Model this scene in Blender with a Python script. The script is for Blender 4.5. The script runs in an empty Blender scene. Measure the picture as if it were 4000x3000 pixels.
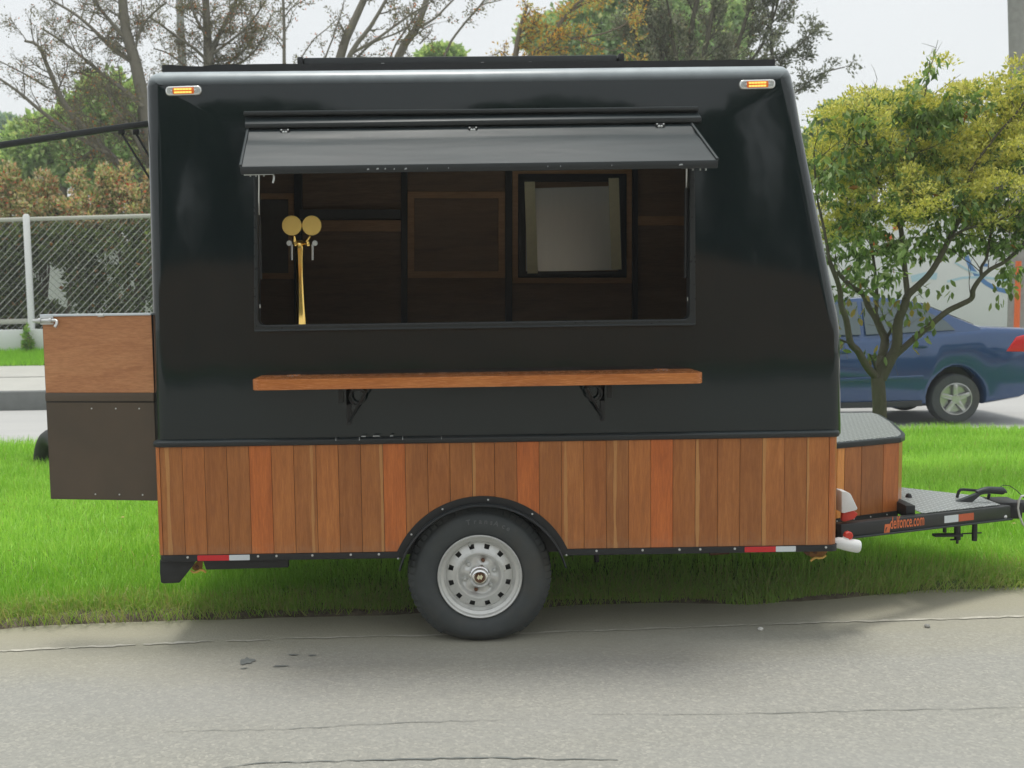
import bpy, bmesh, math, random
import numpy as np
from mathutils import Vector, Matrix

R = math.radians
random.seed(7)
rng = np.random.default_rng(7)
S = bpy.context.scene
COL = S.collection

# ------------------------------------------------------------------ camera
H = 1.685
PX, PY, FPX = 1750.0, 1500.0, 4200.0
cam_d = bpy.data.cameras.new("camera")
cam_d.sensor_width = 36.0
cam_d.lens = FPX / 4000.0 * 36.0
cam_d.shift_x = (2000 - PX) / 4000.0
cam_d.clip_start = 0.05
cam_d.clip_end = 2000
cam_d.dof.use_dof = True
cam_d.dof.focus_distance = 5.15
cam_d.dof.aperture_fstop = 5.0
cam = bpy.data.objects.new("camera", cam_d)
COL.objects.link(cam)
CM = Matrix.Translation((0, 0, H)) @ Matrix.Rotation(R(90 - 4.9), 4, 'X') @ Matrix.Rotation(R(-0.9), 4, 'Z')
cam.matrix_world = CM
S.camera = cam

# ------------------------------------------------------------------ world, sun, exposure
SUN_EL, SUN_AZ = 84.0, 340.0      # azimuth clockwise from +Y (the way the camera looks)
w = bpy.data.worlds.new("World")
S.world = w
w.use_nodes = True
nt = w.node_tree
nt.nodes.clear()
out = nt.nodes.new("ShaderNodeOutputWorld")
sky = nt.nodes.new("ShaderNodeTexSky")
sky.sky_type = 'NISHITA'
sky.sun_disc = False
sky.sun_elevation = R(SUN_EL)
sky.sun_rotation = R(SUN_AZ)
b1 = nt.nodes.new("ShaderNodeBackground")
b1.inputs[1].default_value = 0.12
nt.links.new(sky.outputs[0], b1.inputs[0])
b2 = nt.nodes.new("ShaderNodeBackground")      # bright even cloud cover
tc = nt.nodes.new("ShaderNodeTexCoord")
nz = nt.nodes.new("ShaderNodeTexNoise")
nz.inputs['Scale'].default_value = 1.6
nz.inputs['Detail'].default_value = 3
nt.links.new(tc.outputs['Generated'], nz.inputs['Vector'])
rp = nt.nodes.new("ShaderNodeValToRGB")
rp.color_ramp.elements[0].position = 0.3
rp.color_ramp.elements[0].color = (0.665, 0.68, 0.675, 1)
rp.color_ramp.elements[1].position = 0.7
rp.color_ramp.elements[1].color = (0.715, 0.725, 0.715, 1)
nt.links.new(nz.outputs[0], rp.inputs[0])
nt.links.new(rp.outputs[0], b2.inputs[0])
b2.inputs[1].default_value = 1.0
mx = nt.nodes.new("ShaderNodeMixShader")
mx.inputs[0].default_value = 0.88
nt.links.new(b1.outputs[0], mx.inputs[1])
nt.links.new(b2.outputs[0], mx.inputs[2])
nt.links.new(mx.outputs[0], out.inputs[0])

sun_d = bpy.data.lights.new("sun", 'SUN')
sun_d.energy = 1.5
sun_d.angle = R(14)
sun_d.color = (1.0, 0.965, 0.90)
sun = bpy.data.objects.new("sun", sun_d)
COL.objects.link(sun)
az = R(SUN_AZ)
sdir = Vector((math.sin(az) * math.cos(R(SUN_EL)), math.cos(az) * math.cos(R(SUN_EL)), math.sin(R(SUN_EL))))
sun.rotation_euler = sdir.to_track_quat('Z', 'Y').to_euler()
sun.location = sdir * 30

S.view_settings.view_transform = 'Standard'
S.view_settings.look = 'None'
S.view_settings.exposure = 0.46
S.view_settings.gamma = 1.0
S.view_settings.use_curve_mapping = False
S.render.engine = 'CYCLES'
S.cycles.max_bounces = 8
S.cycles.use_denoising = True

# ------------------------------------------------------------------ helpers
RM = CM.to_3x3()


def at(px, py, Y=None, Z=None):
    """point of the place seen at a photo pixel, on the plane Y=... or Z=..."""
    d = RM @ Vector(((px - PX) / FPX, (PY - py) / FPX, -1.0))
    o = Vector((0, 0, H))
    t = (Y - o.y) / d.y if Y is not None else (Z - o.z) / d.z
    return o + d * t


def xz(pts, Y):
    r = []
    for p in pts:
        v = at(p[0], p[1], Y=Y)
        r.append((v.x, v.z))
    return r


MATS = {}


class NT:
    def __init__(s, name):
        s.m = bpy.data.materials.new(name)
        s.m.use_nodes = True
        s.t = s.m.node_tree
        s.t.nodes.clear()
        s.out = s.n("ShaderNodeOutputMaterial")
        MATS[name] = s.m

    def n(s, typ, **kw):
        nd = s.t.nodes.new(typ)
        for k, v in kw.items():
            setattr(nd, k, v)
        return nd

    def l(s, a, b):
        s.t.links.new(a, b)

    def val(s, sock, v):
        if hasattr(v, 'links') or hasattr(v, 'is_linked'):
            s.l(v, sock)
        else:
            sock.default_value = v

    def math(s, op, a, b=None, c=None, clamp=False):
        nd = s.n("ShaderNodeMath", operation=op)
        nd.use_clamp = clamp
        s.val(nd.inputs[0], a)
        if b is not None:
            s.val(nd.inputs[1], b)
        if c is not None:
            s.val(nd.inputs[2], c)
        return nd.outputs[0]

    def mix(s, f, a, b, blend='MIX'):
        nd = s.n("ShaderNodeMix", data_type='RGBA', blend_type=blend)
        s.val(nd.inputs[0], f)
        for sk, v in ((nd.inputs[6], a), (nd.inputs[7], b)):
            if isinstance(v, tuple):
                sk.default_value = (v[0], v[1], v[2], 1)
            else:
                s.l(v, sk)
        return nd.outputs[2]

    def noise(s, vec, scale, detail=4, rough=0.55, dist=0.0):
        nd = s.n("ShaderNodeTexNoise")
        nd.inputs['Scale'].default_value = scale
        nd.inputs['Detail'].default_value = detail
        nd.inputs['Roughness'].default_value = rough
        nd.inputs['Distortion'].default_value = dist
        if vec is not None:
            s.l(vec, nd.inputs['Vector'])
        return nd.outputs[0]

    def mapv(s, vec, scale=(1, 1, 1), loc=(0, 0, 0), rot=(0, 0, 0)):
        nd = s.n("ShaderNodeMapping")
        nd.inputs['Scale'].default_value = scale
        nd.inputs['Location'].default_value = loc
        nd.inputs['Rotation'].default_value = rot
        s.l(vec, nd.inputs['Vector'])
        return nd.outputs[0]

    def obj(s):
        return s.n("ShaderNodeTexCoord").outputs['Object']

    def pos(s):
        return s.n("ShaderNodeNewGeometry").outputs['Position']

    def ramp(s, f, stops):
        nd = s.n("ShaderNodeValToRGB")
        cr = nd.color_ramp
        while len(cr.elements) < len(stops):
            cr.elements.new(0.5)
        for e, (p, c) in zip(cr.elements, stops):
            e.position = p
            e.color = (c[0], c[1], c[2], 1) if isinstance(c, tuple) else (c, c, c, 1)
        s.l(f, nd.inputs[0])
        return nd.outputs[0]

    def bump(s, h, strength=0.3, dist=0.01):
        nd = s.n("ShaderNodeBump")
        nd.inputs['Strength'].default_value = strength
        nd.inputs['Distance'].default_value = dist
        s.l(h, nd.inputs['Height'])
        return nd.outputs[0]

    def bsdf(s, color, rough=0.5, metal=0.0, ior=1.5, normal=None, spec=0.5, coat=0.0, coatr=0.1, emis=None, estr=0.0):
        p = s.n("ShaderNodeBsdfPrincipled")
        sk = p.inputs['Base Color']
        if isinstance(color, tuple):
            sk.default_value = (color[0], color[1], color[2], 1)
        else:
            s.l(color, sk)
        s.val(p.inputs['Roughness'], rough)
        s.val(p.inputs['Metallic'], metal)
        p.inputs['IOR'].default_value = ior
        p.inputs['Specular IOR Level'].default_value = spec
        p.inputs['Coat Weight'].default_value = coat
        p.inputs['Coat Roughness'].default_value = coatr
        if normal is not None:
            s.l(normal, p.inputs['Normal'])
        if emis:
            p.inputs['Emission Color'].default_value = (*emis, 1)
            p.inputs['Emission Strength'].default_value = estr
        s.l(p.outputs[0], s.out.inputs[0])
        return p


def simple(name, color, rough=0.5, metal=0.0, var=0.12, scale=30, bump=0.0, **kw):
    s = NT(name)
    v = s.noise(s.obj(), scale, 4)
    dark = tuple(c * (1 - var) for c in color)
    lite = tuple(min(1, c * (1 + var)) for c in color)
    c = s.mix(v, dark, lite)
    rg = s.math('ADD', s.math('MULTIPLY', v, 0.16), rough - 0.08, clamp=True)
    nrm = s.bump(v, bump, 0.004) if bump else None
    s.bsdf(c, rg, metal, normal=nrm, **kw)
    return s.m


def mesh_np(name, V, F, mat, parent=None, smooth=False, col=None):
    V = np.asarray(V, dtype=np.float32)
    F = np.asarray(F, dtype=np.int32)
    k = F.shape[1]
    me = bpy.data.meshes.new(name)
    me.vertices.add(len(V))
    c = V.mean(axis=0)
    me.vertices.foreach_set("co", (V - c).ravel())
    me.loops.add(F.size)
    me.loops.foreach_set("vertex_index", F.ravel())
    me.polygons.add(len(F))
    me.polygons.foreach_set("loop_start", np.arange(0, F.size, k, dtype=np.int32))
    me.polygons.foreach_set("use_smooth", np.full(len(F), smooth))
    if col is not None:
        a = me.color_attributes.new("Col", 'FLOAT_COLOR', 'POINT')
        cc = np.ones((len(V), 4), dtype=np.float32)
        cc[:, :3] = col
        a.data.foreach_set("color", cc.ravel())
    me.update()
    me.validate()
    me.materials.append(MATS[mat])
    o = bpy.data.objects.new(name, me)
    COL.objects.link(o)
    o.location = Vector([float(x) for x in c])
    attach(o, parent)
    return o


def root_loc(p):
    v = Vector((0, 0, 0))
    while p is not None:
        v = v + Vector(p.get("_loc", p.location)) if False else v
        p = None
    return v


WORLD = {}


def attach(o, parent):
    WORLD[o.name] = Matrix.Translation(o.location)
    if parent is not None:
        o.parent = parent
        o.matrix_parent_inverse = WORLD[parent.name].inverted()


def thing(name, loc, label, cat, group=None):
    o = bpy.data.objects.new(name, None)
    o.empty_display_size = 0.1
    COL.objects.link(o)
    o.location = loc
    WORLD[o.name] = Matrix.Translation(Vector(loc))
    return tag(o, label, cat, group)


def tag(o, label, cat, group=None):
    o["label"] = label
    o["category"] = cat
    if group:
        o["group"] = group
    return o


def struct(o):
    o["kind"] = "structure"
    return o


def stuff(o):
    o["kind"] = "stuff"
    return o


class MB:
    def __init__(s):
        s.v = []
        s.f = []

    def add(s, V, F):
        b = len(s.v)
        s.v += [tuple(p) for p in V]
        s.f += [tuple(i + b for i in f) for f in F]
        return s

    def box(s, x0, x1, y0, y1, z0, z1):
        V = [(x, y, z) for z in (z0, z1) for y in (y0, y1) for x in (x0, x1)]
        return s.add(V, [(0, 2, 3, 1), (4, 5, 7, 6), (0, 1, 5, 4), (2, 6, 7, 3), (0, 4, 6, 2), (1, 3, 7, 5)])

    def prism(s, pts, y0, y1):
        """polygon in XZ pushed along Y"""
        n = len(pts)
        V = [(p[0], y0, p[1]) for p in pts] + [(p[0], y1, p[1]) for p in pts]
        F = [tuple(range(n)), tuple(range(2 * n - 1, n - 1, -1))]
        F += [(i, i + n, (i + 1) % n + n, (i + 1) % n) for i in range(n)]
        return s.add(V, F)

    def slab(s, pts, z0, z1, b=0.0):
        """polygon in XY pushed along Z, optional small bevel"""
        n = len(pts)
        if b <= 0:
            V = [(p[0], p[1], z0) for p in pts] + [(p[0], p[1], z1) for p in pts]
            F = [tuple(range(n - 1, -1, -1)), tuple(range(n, 2 * n))]
            F += [(i, (i + 1) % n, (i + 1) % n + n, i + n) for i in range(n)]
            return s.add(V, F)
        ins = inset(pts, b)
        V = []
        for P, z in ((ins, z0), (pts, z0 + b), (pts, z1 - b), (ins, z1)):
            V += [(p[0], p[1], z) for p in P]
        F = [tuple(range(n - 1, -1, -1)), tuple(range(3 * n, 4 * n))]
        for k in range(3):
            F += [(k * n + i, k * n + (i + 1) % n, (k + 1) * n + (i + 1) % n, (k + 1) * n + i) for i in range(n)]
        return s.add(V, F)

    def ring(s, outer, inner, y0, y1):
        n = len(outer)
        V = [(p[0], y0, p[1]) for p in outer] + [(p[0], y0, p[1]) for p in inner]
        V += [(p[0], y1, p[1]) for p in outer] + [(p[0], y1, p[1]) for p in inner]
        F = []
        for i in range(n):
            j = (i + 1) % n
            F += [(i, j, n + j, n + i), (2 * n + j, 2 * n + i, 3 * n + i, 3 * n + j),
                  (j, i, 2 * n + i, 2 * n + j), (n + i, n + j, 3 * n + j, 3 * n + i)]
        return s.add(V, F)

    def tube(s, pts, r, n=10, caps=True):
        pts = [Vector(p) for p in pts]
        m = len(pts)
        rs = r if isinstance(r, (list, tuple)) else [r] * m
        prev = None
        V = []
        for i, p in enumerate(pts):
            d = (pts[min(i + 1, m - 1)] - pts[max(i - 1, 0)]).normalized()
            if prev is None:
                u = d.orthogonal().normalized()
            else:
                u = (prev - d * prev.dot(d)).normalized()
            prev = u
            v = d.cross(u)
            for k in range(n):
                a = 2 * math.pi * k / n
                V.append(p + (u * math.cos(a) + v * math.sin(a)) * rs[i])
        F = []
        for i in range(m - 1):
            for k in range(n):
                F.append((i * n + k, i * n + (k + 1) % n, (i + 1) * n + (k + 1) % n, (i + 1) * n + k))
        if caps:
            F.append(tuple(range(n - 1, -1, -1)))
            F.append(tuple(range((m - 1) * n, m * n)))
        return s.add(V, F)

    def lathe(s, prof, c, axis='Y', n=48, closed=False, cap=True):
        """profile of (radius, offset along axis)"""
        V = []
        m = len(prof)
        for (r, h) in prof:
            for k in range(n):
                a = 2 * math.pi * k / n
                if axis == 'Y':
                    V.append((c[0] + r * math.cos(a), c[1] + h, c[2] + r * math.sin(a)))
                elif axis == 'Z':
                    V.append((c[0] + r * math.cos(a), c[1] + r * math.sin(a), c[2] + h))
                else:
                    V.append((c[0] + h, c[1] + r * math.cos(a), c[2] + r * math.sin(a)))
        F = []
        rng_ = range(m) if closed else range(m - 1)
        for i in rng_:
            j = (i + 1) % m
            for k in range(n):
                F.append((i * n + k, i * n + (k + 1) % n, j * n + (k + 1) % n, j * n + k))
        if not closed and cap:
            if prof[0][0] > 1e-5:
                F.append(tuple(range(n - 1, -1, -1)))
            if prof[-1][0] > 1e-5:
                F.append(tuple(range((m - 1) * n, m * n)))
        return s.add(V, F)

    def build(s, name, mat, parent=None, smooth=False, bevel=0.0, seg=2, angle=35):
        me = bpy.data.meshes.new(name)
        V = np.array(s.v, dtype=float)
        c = (V.min(axis=0) + V.max(axis=0)) / 2
        me.from_pydata((V - c).tolist(), [], s.f)
        bm = bmesh.new()
        bm.from_mesh(me)
        bmesh.ops.remove_doubles(bm, verts=bm.verts, dist=1e-6)
        bmesh.ops.recalc_face_normals(bm, faces=bm.faces)
        if bevel > 0:
            es = [e for e in bm.edges if len(e.link_faces) == 2 and e.calc_face_angle(0) > R(30)]
            bmesh.ops.bevel(bm, geom=es, offset=bevel, segments=seg, affect='EDGES', profile=0.5, clamp_overlap=True)
        if smooth or bevel > 0:
            for f in bm.faces:
                f.smooth = True
            for e in bm.edges:
                if len(e.link_faces) == 2 and e.calc_face_angle(0) > R(angle):
                    e.smooth = False
        bm.to_mesh(me)
        bm.free()
        me.materials.append(MATS[mat])
        o = bpy.data.objects.new(name, me)
        COL.objects.link(o)
        o.location = Vector([float(x) for x in c])
        attach(o, parent)
        return o


def dup(o, offset, parent=None, deep=True):
    c = o.copy()
    COL.objects.link(c)
    base = WORLD[o.name].to_translation() + Vector(offset)
    c.parent = None
    c.matrix_parent_inverse = Matrix()
    c.location = base
    WORLD[c.name] = Matrix.Translation(base)
    if parent is not None:
        c.parent = parent
        c.matrix_parent_inverse = WORLD[parent.name].inverted()
    if deep:
        for ch in list(o.children):
            dup(ch, offset, c)
    return c


def inset(pts, d):
    """offset a polygon inward (works for either winding)"""
    n = len(pts)
    A = sum(pts[i][0] * pts[(i + 1) % n][1] - pts[(i + 1) % n][0] * pts[i][1] for i in range(n))
    sg = 1 if A > 0 else -1
    r = []
    for i in range(n):
        p0, p1, p2 = pts[i - 1], pts[i], pts[(i + 1) % n]
        e1 = Vector((p1[0] - p0[0], p1[1] - p0[1]))
        e2 = Vector((p2[0] - p1[0], p2[1] - p1[1]))
        if e1.length < 1e-9 or e2.length < 1e-9:
            r.append(p1)
            continue
        e1.normalize()
        e2.normalize()
        n1 = Vector((-e1.y, e1.x)) * sg
        n2 = Vector((-e2.y, e2.x)) * sg
        b = n1 + n2
        if b.length < 1e-6:
            b = n1
        b.normalize()
        k = d / max(0.35, b.dot(n1))
        r.append((p1[0] + b.x * k, p1[1] + b.y * k))
    return r


def rounded(pts, rad, n=5):
    """round the corners of a polygon"""
    m = len(pts)
    rads = rad if isinstance(rad, (list, tuple)) else [rad] * m
    o = []
    for i in range(m):
        p0, p1, p2 = Vector(pts[i - 1]), Vector(pts[i]), Vector(pts[(i + 1) % m])
        rr = rads[i]
        a, b = (p0 - p1), (p2 - p1)
        if rr <= 0:
            o += [tuple(p1)] * 1
            continue
        d = min(rr, a.length * 0.49, b.length * 0.49)
        a = p1 + a.normalized() * d
        b = p1 + b.normalized() * d
        for k in range(n + 1):
            t = k / n
            q = a * (1 - t) ** 2 + p1 * 2 * t * (1 - t) + b * t * t
            o.append((q.x, q.y))
    return o


def text_mb(txt, size, extrude=0.0, bold=0.0, shear=0.0):
    cu = bpy.data.curves.new("lettering", 'FONT')
    cu.body = txt
    cu.size = size
    cu.extrude = extrude
    cu.offset = bold
    cu.shear = shear
    cu.resolution_u = 3
    o = bpy.data.objects.new("lettering", cu)
    COL.objects.link(o)
    dg = bpy.context.evaluated_depsgraph_get()
    me = bpy.data.meshes.new_from_object(o.evaluated_get(dg))
    V = [v.co.copy() for v in me.vertices]
    F = [tuple(p.vertices) for p in me.polygons]
    bpy.data.objects.remove(o)
    bpy.data.curves.remove(cu)
    bpy.data.meshes.remove(me)
    return V, F


# ------------------------------------------------------------------ materials
s = NT("black_paint")           # glossy black coachwork, reflected sky painted pale into what faces up
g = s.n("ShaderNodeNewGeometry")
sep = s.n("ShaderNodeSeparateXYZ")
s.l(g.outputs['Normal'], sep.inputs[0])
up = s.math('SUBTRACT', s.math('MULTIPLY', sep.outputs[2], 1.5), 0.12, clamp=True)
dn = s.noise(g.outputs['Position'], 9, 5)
sky_sheen = s.math('MULTIPLY', up, s.math('ADD', s.math('MULTIPLY', dn, 0.5), 0.55), clamp=True)
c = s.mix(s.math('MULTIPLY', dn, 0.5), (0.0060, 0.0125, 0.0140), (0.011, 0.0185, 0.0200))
c = s.mix(sky_sheen, c, (0.50, 0.57, 0.60))
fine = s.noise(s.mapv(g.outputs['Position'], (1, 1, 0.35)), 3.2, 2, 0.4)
rg = s.math('ADD', s.math('MULTIPLY', sky_sheen, 0.4), s.math('ADD', s.math('MULTIPLY', s.noise(g.outputs['Position'], 2.2, 4), 0.07), 0.03))
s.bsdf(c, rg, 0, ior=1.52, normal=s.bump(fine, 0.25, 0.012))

s = NT("dull_black_paint")      # weathered satin black of rails and the serving flap
p = s.obj()
v = s.noise(s.mapv(p, (0.6, 3, 3)), 5, 5)
scr = s.ramp(s.noise(s.mapv(p, (0.5, 4, 4)), 26, 6, 0.7), [(0.66, 0.0), (0.74, 1.0)])
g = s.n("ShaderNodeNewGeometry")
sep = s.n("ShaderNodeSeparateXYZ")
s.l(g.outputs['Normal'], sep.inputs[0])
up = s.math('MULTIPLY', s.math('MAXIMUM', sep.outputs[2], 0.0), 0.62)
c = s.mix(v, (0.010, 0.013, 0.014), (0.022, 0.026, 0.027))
c = s.mix(s.math('MULTIPLY', up, s.math('ADD', s.math('MULTIPLY', v, 0.6), 0.5)), c, (0.05, 0.075, 0.084))  # upward faces painted paler: dust and the bright highlight along the rails
c = s.mix(s.math('MULTIPLY', scr, 0.10), c, (0.4, 0.43, 0.44))
s.bsdf(c, s.math('ADD', s.math('MULTIPLY', v, 0.15), 0.38), 0, normal=s.bump(s.noise(s.mapv(p, (0.5, 3, 3)), 4, 2), 0.2, 0.012))

simple("frame_black", (0.014, 0.016, 0.018), 0.42, var=0.3, scale=60)
simple("rubber", (0.035, 0.037, 0.037), 0.75, var=0.25, scale=70, bump=0.15)
simple("raised_rubber", (0.12, 0.13, 0.135), 0.6)
simple("rail_chip", (0.42, 0.45, 0.46), 0.5)
simple("sill_black", (0.02, 0.024, 0.026), 0.3, var=0.2, scale=40)
simple("galvanised", (0.62, 0.64, 0.63), 0.38, 0.7, var=0.15, scale=40)
simple("chrome", (0.8, 0.8, 0.8), 0.12, 1.0, var=0.05)
simple("white_plastic", (0.78, 0.80, 0.80), 0.4, var=0.06, scale=20)
simple("red_plastic", (0.62, 0.05, 0.03), 0.4, var=0.15)
simple("tape_red", (0.62, 0.025, 0.03), 0.35, var=0.08, scale=120)
simple("tape_white", (0.66, 0.72, 0.75), 0.35, var=0.08, scale=120)
simple("tape_orange", (0.55, 0.10, 0.035), 0.4, var=0.3, scale=160)
simple("decal_orange", (0.72, 0.17, 0.05), 0.45, var=0.15, scale=140)
simple("rust_yellow", (0.32, 0.15, 0.04), 0.7, var=0.45, scale=45, bump=0.3)
simple("bright_yellow", (0.66, 0.40, 0.09), 0.5, var=0.2, scale=60)
simple("rusty_brown", (0.13, 0.055, 0.025), 0.75, var=0.4, scale=50, bump=0.3)
simple("pale_batten", (0.90, 0.85, 0.60), 0.6, var=0.12, scale=25)
simple("amber_lens", (0.75, 0.16, 0.02), 0.25, var=0.1, emis=(1.0, 0.22, 0.03), estr=0.10)
simple("amber_led", (0.9, 0.72, 0.15), 0.3, emis=(1.0, 0.68, 0.14), estr=0.55)
simple("lamp_bezel", (0.75, 0.76, 0.74), 0.22, 0.75, var=0.1)
simple("brass", (0.93, 0.63, 0.19), 0.15, 1.0, var=0.08, scale=15)
simple("brass_disc", (0.97, 0.68, 0.20), 0.36, 0.5, var=0.05)
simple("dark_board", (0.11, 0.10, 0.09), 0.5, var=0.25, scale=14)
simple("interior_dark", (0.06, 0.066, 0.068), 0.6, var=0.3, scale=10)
simple("concrete_pole", (0.30, 0.30, 0.28), 0.85, var=0.25, scale=12, bump=0.4)
simple("white_wall", (0.76, 0.78, 0.78), 0.8, var=0.06, scale=3)
simple("wall_blue", (0.10, 0.24, 0.52), 0.7, var=0.1)
simple("wall_sky_blue", (0.46, 0.66, 0.76), 0.7, var=0.1)
simple("wall_orange", (0.70, 0.14, 0.03), 0.7, var=0.15)
simple("kerb_concrete", (0.17, 0.18, 0.175), 0.9, var=0.25, scale=8, bump=0.3)
simple("pavement", (0.50, 0.50, 0.46), 0.9, var=0.12, scale=2.5, bump=0.3)
simple("post_white", (0.74, 0.76, 0.76), 0.5, var=0.08)
simple("rail_grey", (0.44, 0.45, 0.39), 0.6, var=0.2)
simple("wire_pale", (0.52, 0.54, 0.50), 0.6, var=0.2)
simple("wire_dark", (0.13, 0.14, 0.13), 0.6)
simple("car_glass", (0.10, 0.13, 0.15), 0.06, 0.0, var=0.05, scale=2)
simple("car_blue", (0.026, 0.072, 0.19), 0.16, 0.25, var=0.08, scale=2, coat=0.8, coatr=0.04)
simple("car_trim", (0.03, 0.034, 0.04), 0.5)
simple("car_lamp", (0.70, 0.02, 0.02), 0.15, coat=0.5)
simple("alloy", (0.55, 0.56, 0.56), 0.3, 0.8)
simple("dry_leaf", (0.55, 0.38, 0.17), 0.7, var=0.3)
simple("stone", (0.30, 0.30, 0.28), 0.8)
simple("pale_stone", (0.7, 0.7, 0.66), 0.8)
simple("brown_render", (0.55, 0.33, 0.22), 0.9, var=0.3, scale=0.8)
simple("tar", (0.19, 0.205, 0.195), 0.8, var=0.3)
simple("far_building", (0.74, 0.75, 0.74), 0.8, var=0.1, scale=2)

s = NT("rim_silver")
p = s.obj()
v = s.noise(p, 40, 5)
c = s.mix(v, (0.60, 0.61, 0.59), (0.74, 0.75, 0.73))
rust = s.ramp(s.noise(p, 26, 5), [(0.66, 0.0), (0.72, 1.0)])
c = s.mix(s.math('MULTIPLY', rust, 0.35), c, (0.30, 0.22, 0.13))
s.bsdf(c, 0.30, 0.4)

s = NT("tyre_rubber")
p = s.obj()
v = s.noise(p, 14, 5)
c = s.mix(v, (0.036, 0.043, 0.046), (0.068, 0.077, 0.080))
d = s.ramp(s.noise(p, 5, 5), [(0.45, 0.0), (0.75, 1.0)])
c = s.mix(s.math('MULTIPLY', d, 0.35), c, (0.10, 0.085, 0.06))
s.bsdf(c, 0.62, 0, normal=s.bump(s.noise(p, 120, 3), 0.15, 0.002))


def wood(name, dark, mid, lite, axis='Z', scale=1.0, use_obj=False, rough=0.36, sap=False):
    s = NT(name)
    p = s.obj()
    oi = s.n("ShaderNodeObjectInfo")
    off = s.n("ShaderNodeCombineXYZ")
    s.l(s.math('MULTIPLY', oi.outputs['Random'], 37.0), off.inputs[0])
    s.l(s.math('MULTIPLY', oi.outputs['Random'], 91.0), off.inputs[2])
    add = s.n("ShaderNodeVectorMath", operation='ADD')
    s.l(p, add.inputs[0])
    s.l(off.outputs[0], add.inputs[1])
    q = add.outputs[0]
    st = {'Z': (1, 1, 0.07), 'X': (0.07, 1, 1)}[axis]
    grain = s.noise(s.mapv(q, tuple(a * scale for a in st)), 260, 6, 0.65, 0.2)
    broad = s.noise(s.mapv(q, tuple(a * scale for a in ((1, 1, 0.10) if axis == 'Z' else (0.1, 1, 1)))), 26, 4, 0.6, 1.0)
    blot = s.noise(s.mapv(q, tuple(a * scale for a in ((1, 1, 0.35) if axis == 'Z' else (0.35, 1, 1)))), 9, 4, 0.6, 0.5)
    c = s.ramp(s.math('ADD', s.math('MULTIPLY', broad, 0.75), s.math('MULTIPLY', blot, 0.3)), [(0.30, dark), (0.52, mid), (0.78, lite)])
    c = s.mix(s.ramp(grain, [(0.40, 0.5), (0.62, 0.0)]), c, s.mix(1.0, c, (0.66, 0.58, 0.5), 'MULTIPLY'))
    if use_obj:
        c = s.mix(1.0, c, oi.outputs['Color'], 'MULTIPLY')
    if sap:
        sx = s.n("ShaderNodeSeparateXYZ")
        s.l(p, sx.inputs[0])
        wob = s.math('SUBTRACT', s.noise(s.mapv(q, (0, 0, 1)), 3.5, 2), 0.5)
        u = s.math('ADD', s.math('DIVIDE', sx.outputs[0], 0.106), 0.5)
        dst = s.math('ABSOLUTE', s.math('SUBTRACT', s.math('ADD', u, s.math('MULTIPLY', wob, 0.12)), oi.outputs['Alpha']))
        wid = s.math('SUBTRACT', s.math('MULTIPLY', s.noise(s.mapv(q, (0, 0, 1), (5, 0, 0)), 3.5, 2), 0.26), 0.065)
        m = s.math('MULTIPLY', s.math('LESS_THAN', dst, wid), s.math('GREATER_THAN', oi.outputs['Alpha'], 0.01))
        c = s.mix(s.math('MULTIPLY', m, 0.85), c, s.mix(grain, (0.42, 0.19, 0.06), (0.62, 0.32, 0.11)))
    if sap:
        wp = s.pos()
        wz_ = s.n("ShaderNodeSeparateXYZ")
        s.l(wp, wz_.inputs[0])
        sp_ = s.math('SUBTRACT', s.math('MULTIPLY', s.noise(wp, 34, 6, 0.7), 0.22), s.math('SUBTRACT', wz_.outputs[2], 0.40))
        c = s.mix(s.math('MULTIPLY', s.math('MULTIPLY', sp_, 5.0, clamp=True), 0.45), c, (0.34, 0.27, 0.19))
        kn = s.ramp(s.noise(s.mapv(q, (1, 1, 0.45)), 15, 3), [(0.70, 0.0), (0.77, 1.0)])
        c = s.mix(s.math('MULTIPLY', kn, 0.5), c, (0.16, 0.07, 0.03))
    s.bsdf(c, s.math('ADD', s.math('MULTIPLY', grain, 0.2), rough - 0.1), 0, normal=s.bump(grain, 0.12, 0.002))


wood("plank_wood", (0.34, 0.122, 0.033), (0.46, 0.170, 0.046), (0.58, 0.238, 0.068), 'Z', use_obj=True, sap=True)
wood("counter_wood", (0.42, 0.135, 0.035), (0.55, 0.19, 0.05), (0.68, 0.27, 0.08), 'X', rough=0.26)
wood("door_wood", (0.43, 0.18, 0.075), (0.53, 0.24, 0.105), (0.62, 0.31, 0.14), 'X', 0.5, rough=0.5)
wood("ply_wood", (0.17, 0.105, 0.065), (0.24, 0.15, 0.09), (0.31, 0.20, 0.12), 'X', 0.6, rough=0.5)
wood("frame_wood", (0.42, 0.24, 0.12), (0.52, 0.30, 0.15), (0.60, 0.36, 0.19), 'X', 0.6, rough=0.5)

s = NT("door_lower")
p = s.obj()
v = s.noise(p, 5, 5)
c = s.mix(v, (0.060, 0.050, 0.036), (0.115, 0.080, 0.052))
s.bsdf(c, 0.42, 0, normal=s.bump(s.noise(p, 60, 3), 0.1, 0.002))

s = NT("steel_shutter")
p = s.obj()
wv = s.n("ShaderNodeTexWave", wave_type='BANDS', bands_direction='X')
wv.inputs['Scale'].default_value = 22
s.l(p, wv.inputs['Vector'])
v = s.noise(s.mapv(p, (1, 1, 0.1)), 60, 3)
s.bsdf(s.mix(v, (0.84, 0.88, 0.88), (0.92, 0.95, 0.94)), 0.25, 0.35, normal=s.bump(wv.outputs[0], 0.05, 0.004))

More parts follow.
